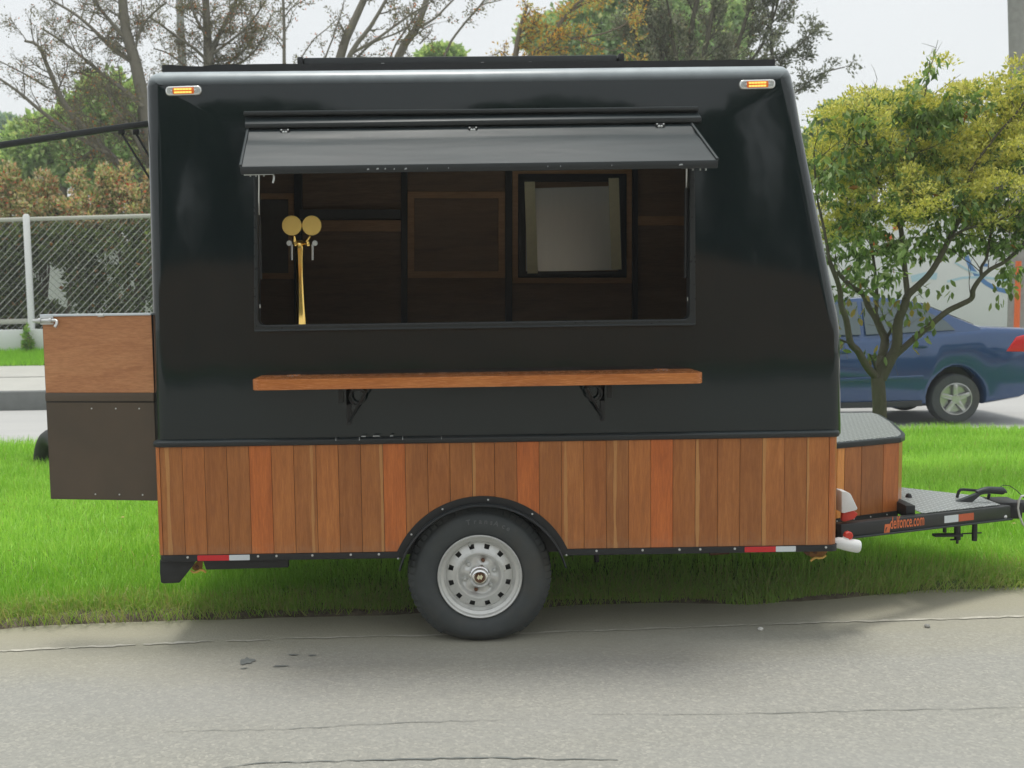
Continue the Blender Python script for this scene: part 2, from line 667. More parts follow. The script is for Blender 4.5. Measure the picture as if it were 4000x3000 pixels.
s = NT("tread_plate")           # diamond plate aluminium
p = s.pos()
h = None
for a in (0.0, 1.0):
    m_ = s.mapv(p, (38, 38, 38), rot=(0, 0, R(45) if a == 0 else R(-45)))
    sx = s.n("ShaderNodeSeparateXYZ")
    s.l(m_, sx.inputs[0])
    fx = s.math('ABSOLUTE', s.math('SUBTRACT', s.math('FRACT', s.math('ADD', s.math('MULTIPLY', sx.outputs[0], 0.5), a * 0.5)), 0.5))
    fy = s.math('ABSOLUTE', s.math('SUBTRACT', s.math('FRACT', s.math('ADD', sx.outputs[1], a * 0.5)), 0.5))
    e = s.math('MULTIPLY', s.math('LESS_THAN', fx, 0.38), s.math('LESS_THAN', fy, 0.13))
    h = e if h is None else s.math('MAXIMUM', h, e)
c = s.mix(h, (0.34, 0.37, 0.37), (0.72, 0.76, 0.76))
s.bsdf(c, 0.36, 0.55, normal=s.bump(h, 0.8, 0.003))

s = NT("asphalt")
p = s.pos()
sx = s.n("ShaderNodeSeparateXYZ")
s.l(p, sx.inputs[0])
edge = s.math('SUBTRACT', s.math('SUBTRACT', sx.outputs[1], 5.45), s.math('MULTIPLY', sx.outputs[0], 0.06))
vo = s.n("ShaderNodeTexVoronoi")
vo.inputs['Scale'].default_value = 85
s.l(p, vo.inputs['Vector'])
sepc = s.n("ShaderNodeSeparateColor")
s.l(vo.outputs['Color'], sepc.inputs[0])
agg = s.ramp(sepc.outputs[0], [(0.0, (0.28, 0.29, 0.28)), (0.45, (0.42, 0.425, 0.405)), (0.85, (0.54, 0.54, 0.50)), (1.0, (0.74, 0.73, 0.67))])
vb = s.noise(p, 26, 5, 0.7)
agg = s.mix(s.ramp(vb, [(0.35, 0.55), (0.7, 0.0)]), agg, (0.31, 0.315, 0.30))
agg = s.mix(1.0, s.mix(0.48, agg, (0.44, 0.442, 0.42)), (0.85, 0.84, 0.79), 'MULTIPLY')
big = s.noise(s.mapv(p, (0.35, 1.2, 1)), 1.3, 5)
agg = s.mix(s.ramp(big, [(0.35, 0.0), (0.75, 0.5)]), agg, (0.37, 0.375, 0.36))
sand = s.mix(s.noise(p, 120, 3), (0.33, 0.31, 0.225), (0.45, 0.43, 0.325))
sn = s.math('ADD', edge, s.math('MULTIPLY', s.math('SUBTRACT', s.noise(s.mapv(p, (0.5, 2, 1)), 2.0, 6), 0.5), 0.55))
sf = s.ramp(sn, [(-0.95 + 1, 0.0), (-0.42 + 1, 1.0)]) if False else s.math('MULTIPLY', s.math('ADD', sn, 0.85), 1.3, clamp=True)
c = s.mix(s.math('MULTIPLY', sf, 0.85), agg, sand)
s.bsdf(c, 0.9, 0, spec=0.25, normal=s.bump(s.math('ADD', vo.outputs['Distance'], s.noise(p, 160, 3)), 0.35, 0.004))

s = NT("far_asphalt")
p = s.pos()
v = s.noise(s.mapv(p, (0.3, 1.5, 1)), 2, 6)
f = s.noise(p, 60, 4)
c = s.mix(v, (0.42, 0.425, 0.42), (0.54, 0.54, 0.52))
c = s.mix(s.math('MULTIPLY', f, 0.35), c, (0.5, 0.5, 0.48))
s.bsdf(c, 0.9, spec=0.25)

s = NT("chalk_line")
p = s.pos()
m = s.ramp(s.noise(s.mapv(p, (1, 4, 1)), 16, 6, 0.7), [(0.40, 0.0), (0.60, 1.0)])
s.bsdf(s.mix(m, (0.44, 0.43, 0.35), (0.62, 0.60, 0.52)), 0.9)

s = NT("soil")
p = s.pos()
v = s.noise(p, 9, 6, 0.65)
c = s.ramp(v, [(0.3, (0.045, 0.037, 0.028)), (0.55, (0.115, 0.095, 0.072)), (0.75, (0.19, 0.165, 0.125))])
s.bsdf(c, 0.95, spec=0.2, normal=s.bump(s.noise(p, 45, 5), 0.7, 0.02))

s = NT("verge_ground")
p = s.pos()
v = s.noise(p, 9, 6, 0.65)
c = s.ramp(v, [(0.3, (0.075, 0.062, 0.046)), (0.55, (0.16, 0.135, 0.10)), (0.75, (0.27, 0.235, 0.18))])
gr = s.ramp(s.noise(p, 14, 5, 0.65), [(0.3, (0.07, 0.15, 0.02)), (0.7, (0.20, 0.38, 0.05))])
sx = s.n("ShaderNodeSeparateXYZ")
s.l(p, sx.inputs[0])
e_ = s.math('SUBTRACT', s.math('SUBTRACT', sx.outputs[1], 5.62), s.math('MULTIPLY', sx.outputs[0], 0.05))
fac = s.math('MULTIPLY', s.math('ADD', e_, s.math('MULTIPLY', s.math('SUBTRACT', s.noise(p, 6, 4), 0.5), 0.3)), 5.0, clamp=True)
s.bsdf(s.mix(fac, c, gr), 0.95, spec=0.2, normal=s.bump(s.noise(p, 45, 5), 0.7, 0.02))

s = NT("turf")
p = s.pos()
v = s.noise(p, 7, 6, 0.65)
c = s.ramp(v, [(0.3, (0.03, 0.065, 0.012)), (0.7, (0.10, 0.20, 0.03))])
s.bsdf(c, 0.95, spec=0.2, normal=s.bump(s.noise(p, 30, 5), 0.7, 0.03))


def foliage(name, rough=0.55, trans=0.35, spec=0.35):
    s = NT(name)
    a = s.n("ShaderNodeAttribute", attribute_name="Col")
    pr = s.n("ShaderNodeBsdfPrincipled")
    s.l(a.outputs['Color'], pr.inputs['Base Color'])
    pr.inputs['Roughness'].default_value = rough
    pr.inputs['Specular IOR Level'].default_value = spec
    tr = s.n("ShaderNodeBsdfTranslucent")
    br = s.mix(1.0, a.outputs['Color'], (1.25, 1.2, 0.7), 'MULTIPLY')
    s.l(br, tr.inputs[0])
    ms = s.n("ShaderNodeMixShader")
    ms.inputs[0].default_value = trans
    s.l(pr.outputs[0], ms.inputs[1])
    s.l(tr.outputs[0], ms.inputs[2])
    s.l(ms.outputs[0], s.out.inputs[0])


foliage("grass_blade", 0.5, 0.42)
foliage("leaf_green", 0.45, 0.38)


def bark(name, a, b):
    s = NT(name)
    p = s.obj()
    v = s.noise(s.mapv(p, (1, 1, 0.3)), 22, 6, 0.7)
    s.bsdf(s.mix(v, a, b), 0.9, spec=0.2, normal=s.bump(v, 0.7, 0.02))


bark("bark_brown", (0.10, 0.085, 0.06), (0.24, 0.20, 0.15))
bark("bark_grey", (0.13, 0.12, 0.095), (0.27, 0.25, 0.205))
bark("bark_olive", (0.06, 0.055, 0.038), (0.17, 0.16, 0.12))

# ------------------------------------------------------------------ ground, roads, kerb
E0 = at(0, 2462, Z=0)
E1 = at(4000, 2312, Z=0)
ek = (E1.y - E0.y) / (E1.x - E0.x)


def edge_y(x):
    return E0.y + (x - E0.x) * ek


MB().box(-75, 75, -45, 110, -0.9, -0.12).build("ground", "turf")
struct(bpy.data.objects["ground"])
m = MB()
m.add([(-60, edge_y(-60) + 0.25, 0), (60, edge_y(60) + 0.25, 0), (60, -9.5, 0), (-60, -9.5, 0)], [(0, 3, 2, 1)])
struct(m.build("road", "asphalt"))
m = MB()
m.add([(-60, 10.5, -0.02), (60, 10.5, -0.02), (60, 16.4, -0.02), (-60, 16.4, -0.02)], [(0, 1, 2, 3)])
struct(m.build("far_road", "far_asphalt"))
m = MB().box(-60, 60, 16.36, 16.56, -0.1, 0.27)
struct(m.build("kerb", "kerb_concrete", bevel=0.02))
m = MB()
m.add([(-60, 16.56, 0.262), (60, 16.56, 0.262), (60, 20.6, 0.40), (-60, 20.6, 0.40)], [(0, 1, 2, 3)])
m.add([(-60, 18.52, 0.338), (60, 18.52, 0.338), (60, 18.60, 0.341), (-60, 18.60, 0.341)], [(0, 1, 2, 3)])
struct(m.build("pavement", "pavement"))
m = MB()
m.add([(-60, 20.6, 0.42), (60, 20.6, 0.42), (60, 22.2, 0.66), (-60, 22.2, 0.66), (60, 60, 0.9), (-60, 60, 0.9), (60, 20.6, 0.2), (-60, 20.6, 0.2)],
      [(0, 1, 2, 3), (3, 2, 4, 5), (0, 7, 6, 1)])
struct(m.build("bank", "turf"))


def smooth_noise(x, y, seed=0, f=1.0):
    v = 0
    r = np.random.default_rng(seed)
    for k in range(7):
        a = r.uniform(0, 2 * math.pi)
        fr = f * r.uniform(0.6, 2.4)
        v = v + np.sin((x * math.cos(a) * 0.7 + y * math.sin(a) * 1.6) * fr + r.uniform(0, 6.28)) / 7 * 1.6
    return v


def verge_z(x, y):
    d = y - (E0.y + (x - E0.x) * ek)
    up_ = np.clip(d / 0.5, 0, 1)
    fall = np.clip((11.75 - y) / 0.6, 0, 1)
    return (0.012 + 0.055 * up_ + 0.040 * up_ * smooth_noise(x * 0.5, y * 1.3, 3, 2.6)) * fall - 0.03 * (1 - fall) - 0.012 * (d < 0.0)


xs = np.linspace(-16, 18, 240)
ts = np.concatenate([np.linspace(0, 0.12, 14), np.linspace(0.13, 1, 50)])
X, T = np.meshgrid(xs, ts)
ey = E0.y + (X - E0.x) * ek
jit = 0.06 * smooth_noise(X, T * 0, 11, 5.0) + 0.025 * smooth_noise(X, T * 0, 12, 16.0)
Yv = ey + jit * (T < 0.1) + T * (12.0 - ey)
Zv = verge_z(X, Yv)
Zv[0, :] = -0.02
V = np.stack([X.ravel(), Yv.ravel(), Zv.ravel()], axis=1)
nx = len(xs)
idx = np.arange(len(ts) * nx).reshape(len(ts), nx)
F = np.stack([idx[:-1, :-1].ravel(), idx[:-1, 1:].ravel(), idx[1:, 1:].ravel(), idx[1:, :-1].ravel()], axis=1)
struct(mesh_np("verge", V, F, "verge_ground", smooth=True))


# worn edge line: a chain of thin faded dashes along the road edge
def flat_strip(pts, w, z, name, mat, wob=0.3):
    V, F = [], []
    n = len(pts)
    for i, p in enumerate(pts):
        ww = w * (0.35 + 0.65 * math.sin(math.pi * (i + 0.15) / (n - 0.7))) * (1 + random.uniform(-wob, wob))
        V += [(p[0], p[1] - ww / 2, z), (p[0], p[1] + ww / 2, z)]
    F = [(2 * i, 2 * i + 2, 2 * i + 3, 2 * i + 1) for i in range(n - 1)]
    return struct(MB().add(V, F).build(name, mat))


LINE = [(-300, 2560), (0, 2546), (255, 2533), (270, 2532), (530, 2520), (560, 2521), (830, 2506), (880, 2507), (1060, 2501), (1090, 2498), (1500, 2487), (1900, 2480),
        (2300, 2466), (2700, 2452), (3000, 2441), (3300, 2430), (3700, 2420), (4100, 2405), (4400, 2398)]
for a, b in zip(LINE[:-1], LINE[1:]):
    if b[0] - a[0] < 60:
        continue
    pts = []
    for k in range(13):
        t = k / 12
        q = at(a[0] + (b[0] - a[0]) * t, a[1] + (b[1] - a[1]) * t + random.uniform(-2, 2), Z=0)
        pts.append((q.x, q.y))
    flat_strip(pts, 0.028 if a[0] < 600 or a[0] > 3200 else 0.018, 0.004, "edge_line", "chalk_line")


def crack(px, w, name="road_crack"):
    pts = []
    for i in range(len(px) - 1):
        for k in range(10):
            t = k / 10
            q = at(px[i][0] + (px[i + 1][0] - px[i][0]) * t, px[i][1] + (px[i + 1][1] - px[i][1]) * t + random.uniform(-3, 3), Z=0)
            pts.append((q.x, q.y))
    flat_strip(pts, w, 0.0035, name, "tar", 0.6)


crack([(620, 3040), (1000, 2985), (1400, 2972), (1800, 2962), (2100, 2966), (2450, 2972)], 0.010)
crack([(2300, 2795), (2900, 2790), (3400, 2778), (4100, 2762)], 0.004)
crack([(650, 2860), (1100, 2850), (1600, 2825), (2000, 2812)], 0.0035)
for (px_, py_, sx_, sy_) in ((965, 2584, 0.042, 0.05), (1100, 2604, 0.045, 0.013), (1150, 2560, 0.035, 0.010), (1220, 2562, 0.03, 0.008), (955, 2613, 0.02, 0.008)):
    c = at(px_, py_, Z=0)
    pts = []
    for k in range(14):
        a = 2 * math.pi * k / 14
        rr = random.uniform(0.55, 1.1)
        pts.append((c.x + math.cos(a) * sx_ * rr, c.y + math.sin(a) * sy_ * rr))
    m = MB().add([(p[0], p[1], 0.0042) for p in pts], [tuple(range(14))])
    struct(m.build("tar_stain", "tar"))
for (px_, py_, mt, lb) in ((3622, 2445, "stone", "small dark stone lying on the road past the drawbar"), (2971, 2457, "pale_stone", "tiny white stone on the road near the verge")):
    c = at(px_, py_, Z=0.008)
    m = MB().lathe([(0.0, -0.009), (0.011, -0.006), (0.015, 0.001), (0.010, 0.008), (0.0, 0.010)], c, 'Z', 7)
    tag(m.build("pebble", mt, smooth=True), lb, "stone")

# ------------------------------------------------------------------ grass
def blades(N, xr, yr, lens, wid, seed, edge_only=False, name="grass"):
    r = np.random.default_rng(seed)
    x = r.uniform(xr[0], xr[1], N)
    if edge_only:
        y = (E0.y + (x - E0.x) * ek) + np.abs(r.normal(0, 0.13, N)) + 0.02
    else:
        t = r.uniform(0, 1, N) ** 1.45
        y0 = (E0.y + (x - E0.x) * ek) + 0.06 + 0.06 * smooth_noise(x, x * 0, 11, 5.0) + 0.05 * smooth_noise(x, x * 0, 14, 11.0) + 0.10 * np.exp(-((x + 1.95) / 0.55) ** 2)
        y = y0 + t * (yr - y0)
    # keep roughly what the camera and its near surroundings can see
    k = (x > -0.62 * y - 1.5) & (x < 0.62 * y + 2.2)
    x, y = x[k], y[k]
    N = len(x)
    d = y - (E0.y + (x - E0.x) * ek)
    z = verge_z(x, y)
    L = r.uniform(lens[0], lens[1], N) * (0.75 + 0.45 * (smooth_noise(x, y, 5, 3.0) * 0.5 + 0.5))
    L *= np.clip(0.55 + d * 1.2, 0.55, 1.0) if not edge_only else 1.0
    L *= np.where(y > 11.0, 1.35, 1.0)
    a = r.uniform(0, 2 * np.pi, N)
    lean = np.abs(r.normal(0.28, 0.22, N))
    if edge_only:
        lean = r.uniform(0.5, 1.5, N)
        a = r.normal(-np.pi / 2, 1.1, N)
    clump = smooth_noise(x, y, 21, 6.0)
    a = a + 0.0
    dx, dy = np.cos(a) * lean, np.sin(a) * lean
    dx += 0.18 * clump
    nrm = 1 / np.sqrt(dx ** 2 + dy ** 2 + 1)
    W = r.uniform(wid[0], wid[1], N) * (0.7 + y / 12.0)
    fa = r.uniform(0, np.pi, N)
    wx, wy = np.cos(fa) * W, np.sin(fa) * W * 0.5
    B = np.stack([x, y, z - 0.01], 1)
    Mid = B + np.stack([dx * L * .4, dy * L * .4, L * .62], 1) * nrm[:, None] * 1.0
    Tip = B + np.stack([dx * L * 1.15, dy * L * 1.15, L * (1.0 - 0.25 * np.minimum(lean, 2.0) ** 1.2)], 1) * nrm[:, None] * 1.05
    Wv = np.stack([wx, wy, 0 * wx], 1)
    V = np.stack([B - Wv, B + Wv, Mid + Wv * .8, Mid - Wv * .8, Tip], 1).reshape(-1, 3)
    i = np.arange(N)[:, None] * 5
    F = np.concatenate([i + np.array([[0, 1, 2]]), i + np.array([[0, 2, 3]]), i + np.array([[3, 2, 4]])], 0)
    # colour of each blade
    pat = smooth_noise(x * 0.6, y * 1.5, 31, 1.8) * 0.55 + 0.25 * smooth_noise(x, y, 33, 7.0) + 0.5
    g1 = np.array([0.27, 0.55, 0.055])
    g2 = np.array([0.58, 0.90, 0.21])
    dry = np.array([0.62, 0.56, 0.28])
    f = np.clip(0.15 + 0.55 * pat + r.normal(0, 0.26, N), 0, 1)[:, None]
    C = g1 * (1 - f) + g2 * f
    dr = (r.uniform(0, 1, N) < np.where(d < 0.34, 0.34, 0.02))
    if edge_only:
        dr = r.uniform(0, 1, N) < 0.6
    q = r.uniform(0.4, 0.9, N)[:, None]
    C = np.where(dr[:, None], C * (1 - q) + dry * q, C)
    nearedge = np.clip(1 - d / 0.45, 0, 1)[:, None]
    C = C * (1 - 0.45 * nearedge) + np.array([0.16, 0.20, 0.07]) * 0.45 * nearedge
    Cv = np.repeat(C[:, None, :], 5, 1)
    Cv = Cv.reshape(-1, 3)
    return V, F, Cv


parts = [blades(400000, (-8.5, 9.8), 11.9, (0.07, 0.135), (0.0016, 0.0032), 1),
         blades(9000, (-6, 7), None, (0.08, 0.17), (0.0012, 0.0026), 2, True)]
off, Vs, Fs, Cs = 0, [], [], []
for V, F, C in parts:
    Vs.append(V)
    Fs.append(F + off)
    Cs.append(C)
    off += len(V)
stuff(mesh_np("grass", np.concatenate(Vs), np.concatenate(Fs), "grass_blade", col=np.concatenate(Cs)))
bpy.data.objects["grass"]["label"] = "long bright green grass growing on the verge"

# grass on the bank below the fence
r = np.random.default_rng(5)
N = 26000
x = r.uniform(-13, -3.5, N)
y = r.uniform(20.55, 21.95, N)
z = 0.42 + (y - 20.6) / 1.6 * 0.24
L = r.uniform(0.07, 0.16, N)
a = r.uniform(0, 6.28, N)
W = 0.009
B = np.stack([x, y, z - 0.01], 1)
Wv = np.stack([np.full(N, W), np.zeros(N), np.zeros(N)], 1)
Tip = B + np.stack([np.cos(a) * L * .4, np.sin(a) * L * .4, L], 1)
V = np.stack([B - Wv, B + Wv, Tip], 1).reshape(-1, 3)
F = np.arange(N * 3).reshape(-1, 3)
f = r.uniform(0, 1, N)[:, None]
C = np.array([0.24, 0.54, 0.04]) * (1 - f) + np.array([0.42, 0.76, 0.09]) * f
stuff(mesh_np("bank_grass", V, F, "grass_blade", col=np.repeat(C, 3, 0)))
bpy.data.objects["bank_grass"]["label"] = "strip of bright grass under the white wall"

# fallen leaves on the verge
for i, (px_, py_) in enumerate([(18, 1972), (38, 1982), (478, 2021), (368, 2147), (35, 2152), (598, 2170), (3902, 1722), (3828, 1730), (3640, 1935), (3620, 1925), (3850, 1940), (3960, 2045)]):
    c = at(px_, py_, Z=0.13)
    a = random.uniform(0, 6.28)
    sz = 0.020
    u = Vector((math.cos(a), math.sin(a), 0.15)) * sz
    v_ = Vector((-math.sin(a), math.cos(a), 0.3)) * sz * 0.5
    m = MB().add([c - u, c - v_ * 1.0 + Vector((0, 0, .004)), c + u, c + v_ + Vector((0, 0, .004))], [(0, 1, 2), (0, 2, 3)])
    o = m.build("fallen_leaf", "dry_leaf")
    tag(o, "small dry yellow leaf lying in the green grass", "leaf", "dry leaves in the grass")

# ------------------------------------------------------------------ THE TRAILER
YS = 5.05           # outer face of the wooden cladding
YB = YS + 0.025     # outer face of the black body
WID = 1.85
YF = YB + WID - 0.10      # inner face of the far wall
TR = thing("food_trailer", at(1875, 2500, Y=YS + 0.9), "black food trailer with wooden plank skirt and open serving hatch", "trailer")

# upper body: outline pushed through the width with a rounded edge all round
OUT = [(613, 1722), (598, 1150), (577, 345), (581, 318), (594, 298), (615, 287), (650, 283), (1800, 273), (3030, 259), (3055, 262), (3074, 276), (3086, 300),
       (3101, 366), (3122, 489), (3170, 735), (3221, 1000), (3253, 1163), (3268, 1235), (3276, 1300), (3279, 1500), (3281, 1690)]
RR = 0.074
o_ = xz(OUT, YB + RR)
NB = len(o_)
bm = bmesh.new()
arc = []
NA = 6
for k in range(NA + 1):
    a = math.pi / 2 * k / NA
    arc.append((RR * (1 - math.sin(a)), RR * (1 - math.cos(a))))     # (inset, depth)
rings = []
for ins, dep in arc:
    P = inset(o_, ins)
    P[0] = (P[0][0], o_[0][1])
    P[-1] = (P[-1][0], o_[-1][1])
    rings.append([bm.verts.new((p[0], YB + dep, p[1])) for p in P])
for ins, dep in reversed(arc):
    P = inset(o_, ins)
    P[0] = (P[0][0], o_[0][1])
    P[-1] = (P[-1][0], o_[-1][1])
    rings.append([bm.verts.new((p[0], YB + WID - 0.05 - dep, p[1])) for p in P])
for a, b in zip(rings[:-1], rings[1:]):
    for i in range(NB - 1):
        bm.faces.new((a[i], a[i + 1], b[i + 1], b[i]))
near = rings[0] if False else None
# rings[0] is the innermost? arc k=0 -> inset RR, depth 0
HOLE = rounded(xz([(1000, 545), (1000, 1284), (2704, 1258), (2700, 525)], YB), [0, 0.03, 0.03, 0])
front = rings[0]
hv = [bm.verts.new((p[0], YB, p[1])) for p in HOLE]
edges = []
for loop in (front, hv):
    for i in range(len(loop)):
        e = bm.edges.get((loop[i], loop[(i + 1) % len(loop)])) or bm.edges.new((loop[i], loop[(i + 1) % len(loop)]))
        edges.append(e)
bmesh.ops.triangle_fill(bm, use_beauty=True, use_dissolve=False, edges=edges)
hv2 = [bm.verts.new((p[0], YB + 0.07, p[1])) for p in HOLE]
for i in range(len(hv)):
    j = (i + 1) % len(hv)
    bm.faces.new((hv[i], hv[j], hv2[j], hv2[i]))
bm.faces.new(rings[-1])
bmesh.ops.recalc_face_normals(bm, faces=bm.faces)
for f in bm.faces:
    f.smooth = True
for e in bm.edges:
    if len(e.link_faces) == 2 and e.calc_face_angle(0) > R(40):
        e.smooth = False
me = bpy.data.meshes.new("body_shell")
bm.to_mesh(me)
bm.free()
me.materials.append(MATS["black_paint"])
shell = bpy.data.objects.new("body_shell", me)
COL.objects.link(shell)
attach(shell, TR)

XL, XR = at(612, 1720, Y=YS).x, at(3281, 1690, Y=YS).x
XLs, XRs = at(597, 1745, Y=YS).x, at(3283, 1705, Y=YS).x
ZT = at(1950, 1725, Y=YS).z        # underside of the belt rail
ZB = at(1950, 2148, Y=YS).z        # top of the bottom rail

# a raised corner seam following the sloping front edge
m = MB()
seam = [at(p[0] - 3, p[1], Y=YB + 0.085) for p in OUT[11:18]]
m.tube([v + Vector((0.0, 0, 0)) for v in seam], 0.006, 6)
m.build("corner_trim", "dull_black_paint", TR, smooth=True)

# interior shell
zc = at(1800, 300, Y=YB).z - 0.07
zf = ZT + 0.03
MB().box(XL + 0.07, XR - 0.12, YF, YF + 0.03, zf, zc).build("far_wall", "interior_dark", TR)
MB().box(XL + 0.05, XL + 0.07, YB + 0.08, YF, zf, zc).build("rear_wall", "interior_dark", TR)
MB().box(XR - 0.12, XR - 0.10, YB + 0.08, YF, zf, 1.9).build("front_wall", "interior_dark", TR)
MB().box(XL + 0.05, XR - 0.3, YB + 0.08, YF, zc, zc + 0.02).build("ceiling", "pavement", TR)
zw = at(1800, 1300, Y=YB).z
MB().box(XL + 0.07, XR - 0.12, YB + 0.08, YF - 0.002, zf - 0.01, zf).build("floor", "pavement", TR)
MB().box(XL + 0.08, XR - 0.14, YB + 0.075, YB + 0.42, zw - 0.05, zw - 0.015).build("inner_counter", "sill_black", TR, bevel=0.004)

# far wall fittings seen through the hatch
def inn(px, y0, y1, name, mat, par=TR, **kw):
    return MB().prism(xz(px, YF), YF - y0, YF - y1).build(name, mat, par, **kw)


def quad(x0, y0, x1, y1):
    k = -0.0157
    c = lambda x, y: (x, y + (x - 2000) * k * 0 )
    return [(x0, y0), (x0, y1), (x1, y1), (x1, y0)]


for (x0, x1) in ((1153, 1183), (1568, 1592), (1973, 1999), (2466, 2486)):
    inn(quad(x0, 500, x1, 1300), 0.05, 0.0, "stud", "frame_black")
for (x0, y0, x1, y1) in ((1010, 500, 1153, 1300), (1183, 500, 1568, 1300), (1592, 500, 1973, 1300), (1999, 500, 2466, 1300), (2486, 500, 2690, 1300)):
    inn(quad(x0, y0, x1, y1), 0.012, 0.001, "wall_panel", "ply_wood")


def wooden_frame(x0, y0, x1, y1, t, name="wall_frame"):
    o = xz(quad(x0, y0, x1, y1), YF)
    i = xz(quad(x0 + t, y0 + t, x1 - t, y1 - t), YF)
    return MB().ring(o, i, YF - 0.035, YF - 0.013).build(name, "frame_wood", TR, bevel=0.002, seg=1)


wooden_frame(930, 757, 1152, 1090, 23)
inn(quad(953, 780, 1129, 1067), 0.02, 0.013, "recessed_panel", "dark_board")
inn(quad(1184, 862, 1567, 905), 0.035, 0.013, "wall_batten", "frame_wood", bevel=0.002)
inn(quad(1184, 826, 1567, 860), 0.16, 0.013, "wall_shelf", "interior_dark")
wooden_frame(1593, 750, 1972, 1086, 26)
inn(quad(1619, 776, 1946, 1060), 0.02, 0.013, "recessed_panel", "ply_wood")
wooden_frame(2000, 660, 2465, 1107, 22)
o = xz(quad(2022, 682, 2443, 1085), YF)
i = xz(quad(2050, 712, 2412, 1060), YF)
sw = MB().ring(o, i, YF - 0.05, YF - 0.013).build("hatch_window", "frame_black", TR, bevel=0.004)
MB().prism(xz([(2052, 738), (2054, 1062), (2408, 1055), (2404, 728)], YF), YF - 0.03, YF - 0.02).build("steel_panel", "steel_shutter", sw)
MB().prism(xz([(2046, 714), (2086, 713), (2098, 1068), (2058, 1069)], YF), YF - 0.062, YF - 0.05).build("pale_batten", "pale_batten", sw)
MB().prism(xz([(2372, 700), (2411, 699), (2422, 1053), (2384, 1054)], YF), YF - 0.062, YF - 0.05).build("pale_batten", "pale_batten", sw)
inn(quad(2487, 845, 2692, 882), 0.035, 0.013, "wall_batten", "frame_wood", bevel=0.002)

# window frame of the serving hatch
o = rounded(xz([(992, 540), (994, 1292), (2716, 1266), (2712, 520)], YB), [0, 0.006, 0.006, 0])
i = rounded(xz([(1008, 552), (1010, 1270), (2692, 1246), (2692, 532)], YB), [0, 0.028, 0.028, 0])
o = rounded(xz([(992, 540), (994, 1292), (2716, 1266), (2712, 520)], YB), [0.001, 0.006, 0.006, 0.001])
i = rounded(xz([(1008, 552), (1010, 1270), (2692, 1246), (2692, 532)], YB), [0.001, 0.030, 0.030, 0.001])
wf = MB().ring(o, i, YB - 0.010, YB + 0.06).build("window_frame", "sill_black", TR, bevel=0.003)
MB().tube([at(994, 1293, Y=YB - 0.012), at(2716, 1267, Y=YB - 0.012)], 0.005, 8).build("sill_bead", "dull_black_paint", wf, smooth=True)

# ---- awning rail and flap
MB().prism(xz([(955, 438), (1800, 430), (2724, 419), (2726, 436), (1800, 447), (956, 455)], YB), YB - 0.032, YB + 0.002).build("awning_rail", "dull_black_paint", TR, bevel=0.005)
V = []
rail = MB()
a0, a1 = at(957, 457, Y=YB), at(2727, 438, Y=YB)
b0, b1 = at(957, 484, Y=YB - 0.05), at(2741, 457, Y=YB - 0.05)
c0, c1 = at(957, 500, Y=YB - 0.05), at(2741, 476, Y=YB - 0.05)
d0, d1 = at(957, 500, Y=YB), at(2741, 478, Y=YB)
rail.add([a0, b0, c0, d0, a1, b1, c1, d1], [(0, 1, 5, 4), (1, 2, 6, 5), (2, 3, 7, 6), (3, 0, 4, 7), (3, 2, 1, 0), (4, 5, 6, 7)])
rail.build("hinge_cover", "dull_black_paint", TR, bevel=0.003)
YA = 4.74
fl = MB()
NU, NV = 60, 10
top = []
for j in range(NV + 1):
    t = j / NV
    Yj = (YB - 0.035) * (1 - t) + YA * t
    for i in range(NU + 1):
        u = i / NU
        xa, ya = 968 + (2700 - 968) * u, 508 + (484 - 508) * u
        xb, yb = 937 + (2805 - 937) * u, 651 + (625 - 651) * u
        q0, q1 = at(xa, ya, Y=YB - 0.035), at(xb, yb, Y=YA)
        q = q0.lerp(q1, t)
        cre = 0.010 * math.exp(-((t - 0.24 - 0.05 * math.exp(-((u - 0.12) / 0.09) ** 2)) / 0.07) ** 2)     # shallow pressed crease
        wav = 0.003 * math.sin(u * 9 + 1.2) * math.sin(math.pi * t)
        q.z += wav - cre
        top.append(q)
bot = [q + Vector((0, 0.004, -0.022)) for q in top]
nn = (NU + 1) * (NV + 1)
F = []
for j in range(NV):
    for i in range(NU):
        a = j * (NU + 1) + i
        F.append((a, a + 1, a + NU + 2, a + NU + 1))
        F.append((nn + a, nn + a + NU + 1, nn + a + NU + 2, nn + a + 1))
for i in range(NU):
    a = i
    F.append((a, nn + a, nn + a + 1, a + 1))
    a = NV * (NU + 1) + i
    F.append((a, a + 1, nn + a + 1, nn + a))
for j in range(NV):
    a = j * (NU + 1)
    F.append((a, a + NU + 1, nn + a + NU + 1, nn + a))
    a = j * (NU + 1) + NU
    F.append((a, nn + a, nn + a + NU + 1, a + NU + 1))
flap = MB().add(top + bot, F).build("awning_flap", "dull_black_paint", TR, smooth=True)
# folded lip along the outer edge and the two ends
l0, l1 = at(937, 651, Y=YA - 0.004), at(2805, 625, Y=YA - 0.004)
m0, m1 = at(941, 681, Y=YA - 0.004), at(2804, 656, Y=YA - 0.004)
lip = MB()
dy = Vector((0, 0.012, 0))
lip.add([l0, l1, m1, m0, l0 + dy, l1 + dy, m1 + dy, m0 + dy], [(0, 3, 2, 1), (4, 5, 6, 7), (0, 1, 5, 4), (1, 2, 6, 5), (2, 3, 7, 6), (3, 0, 4, 7)])
lip.build("front_lip", "dull_black_paint", flap, bevel=0.002)
for (xa, ya, xb, yb) in ((968, 508, 939, 651), (2700, 484, 2803, 625)):
    q0, q1 = at(xa, ya, Y=YB - 0.035), at(xb, yb, Y=YA)
    MB().tube([q0 + Vector((0, 0, 0.003)), q1 + Vector((0, 0, 0.003))], 0.007, 8).build("side_bead", "dull_black_paint", flap, smooth=True)
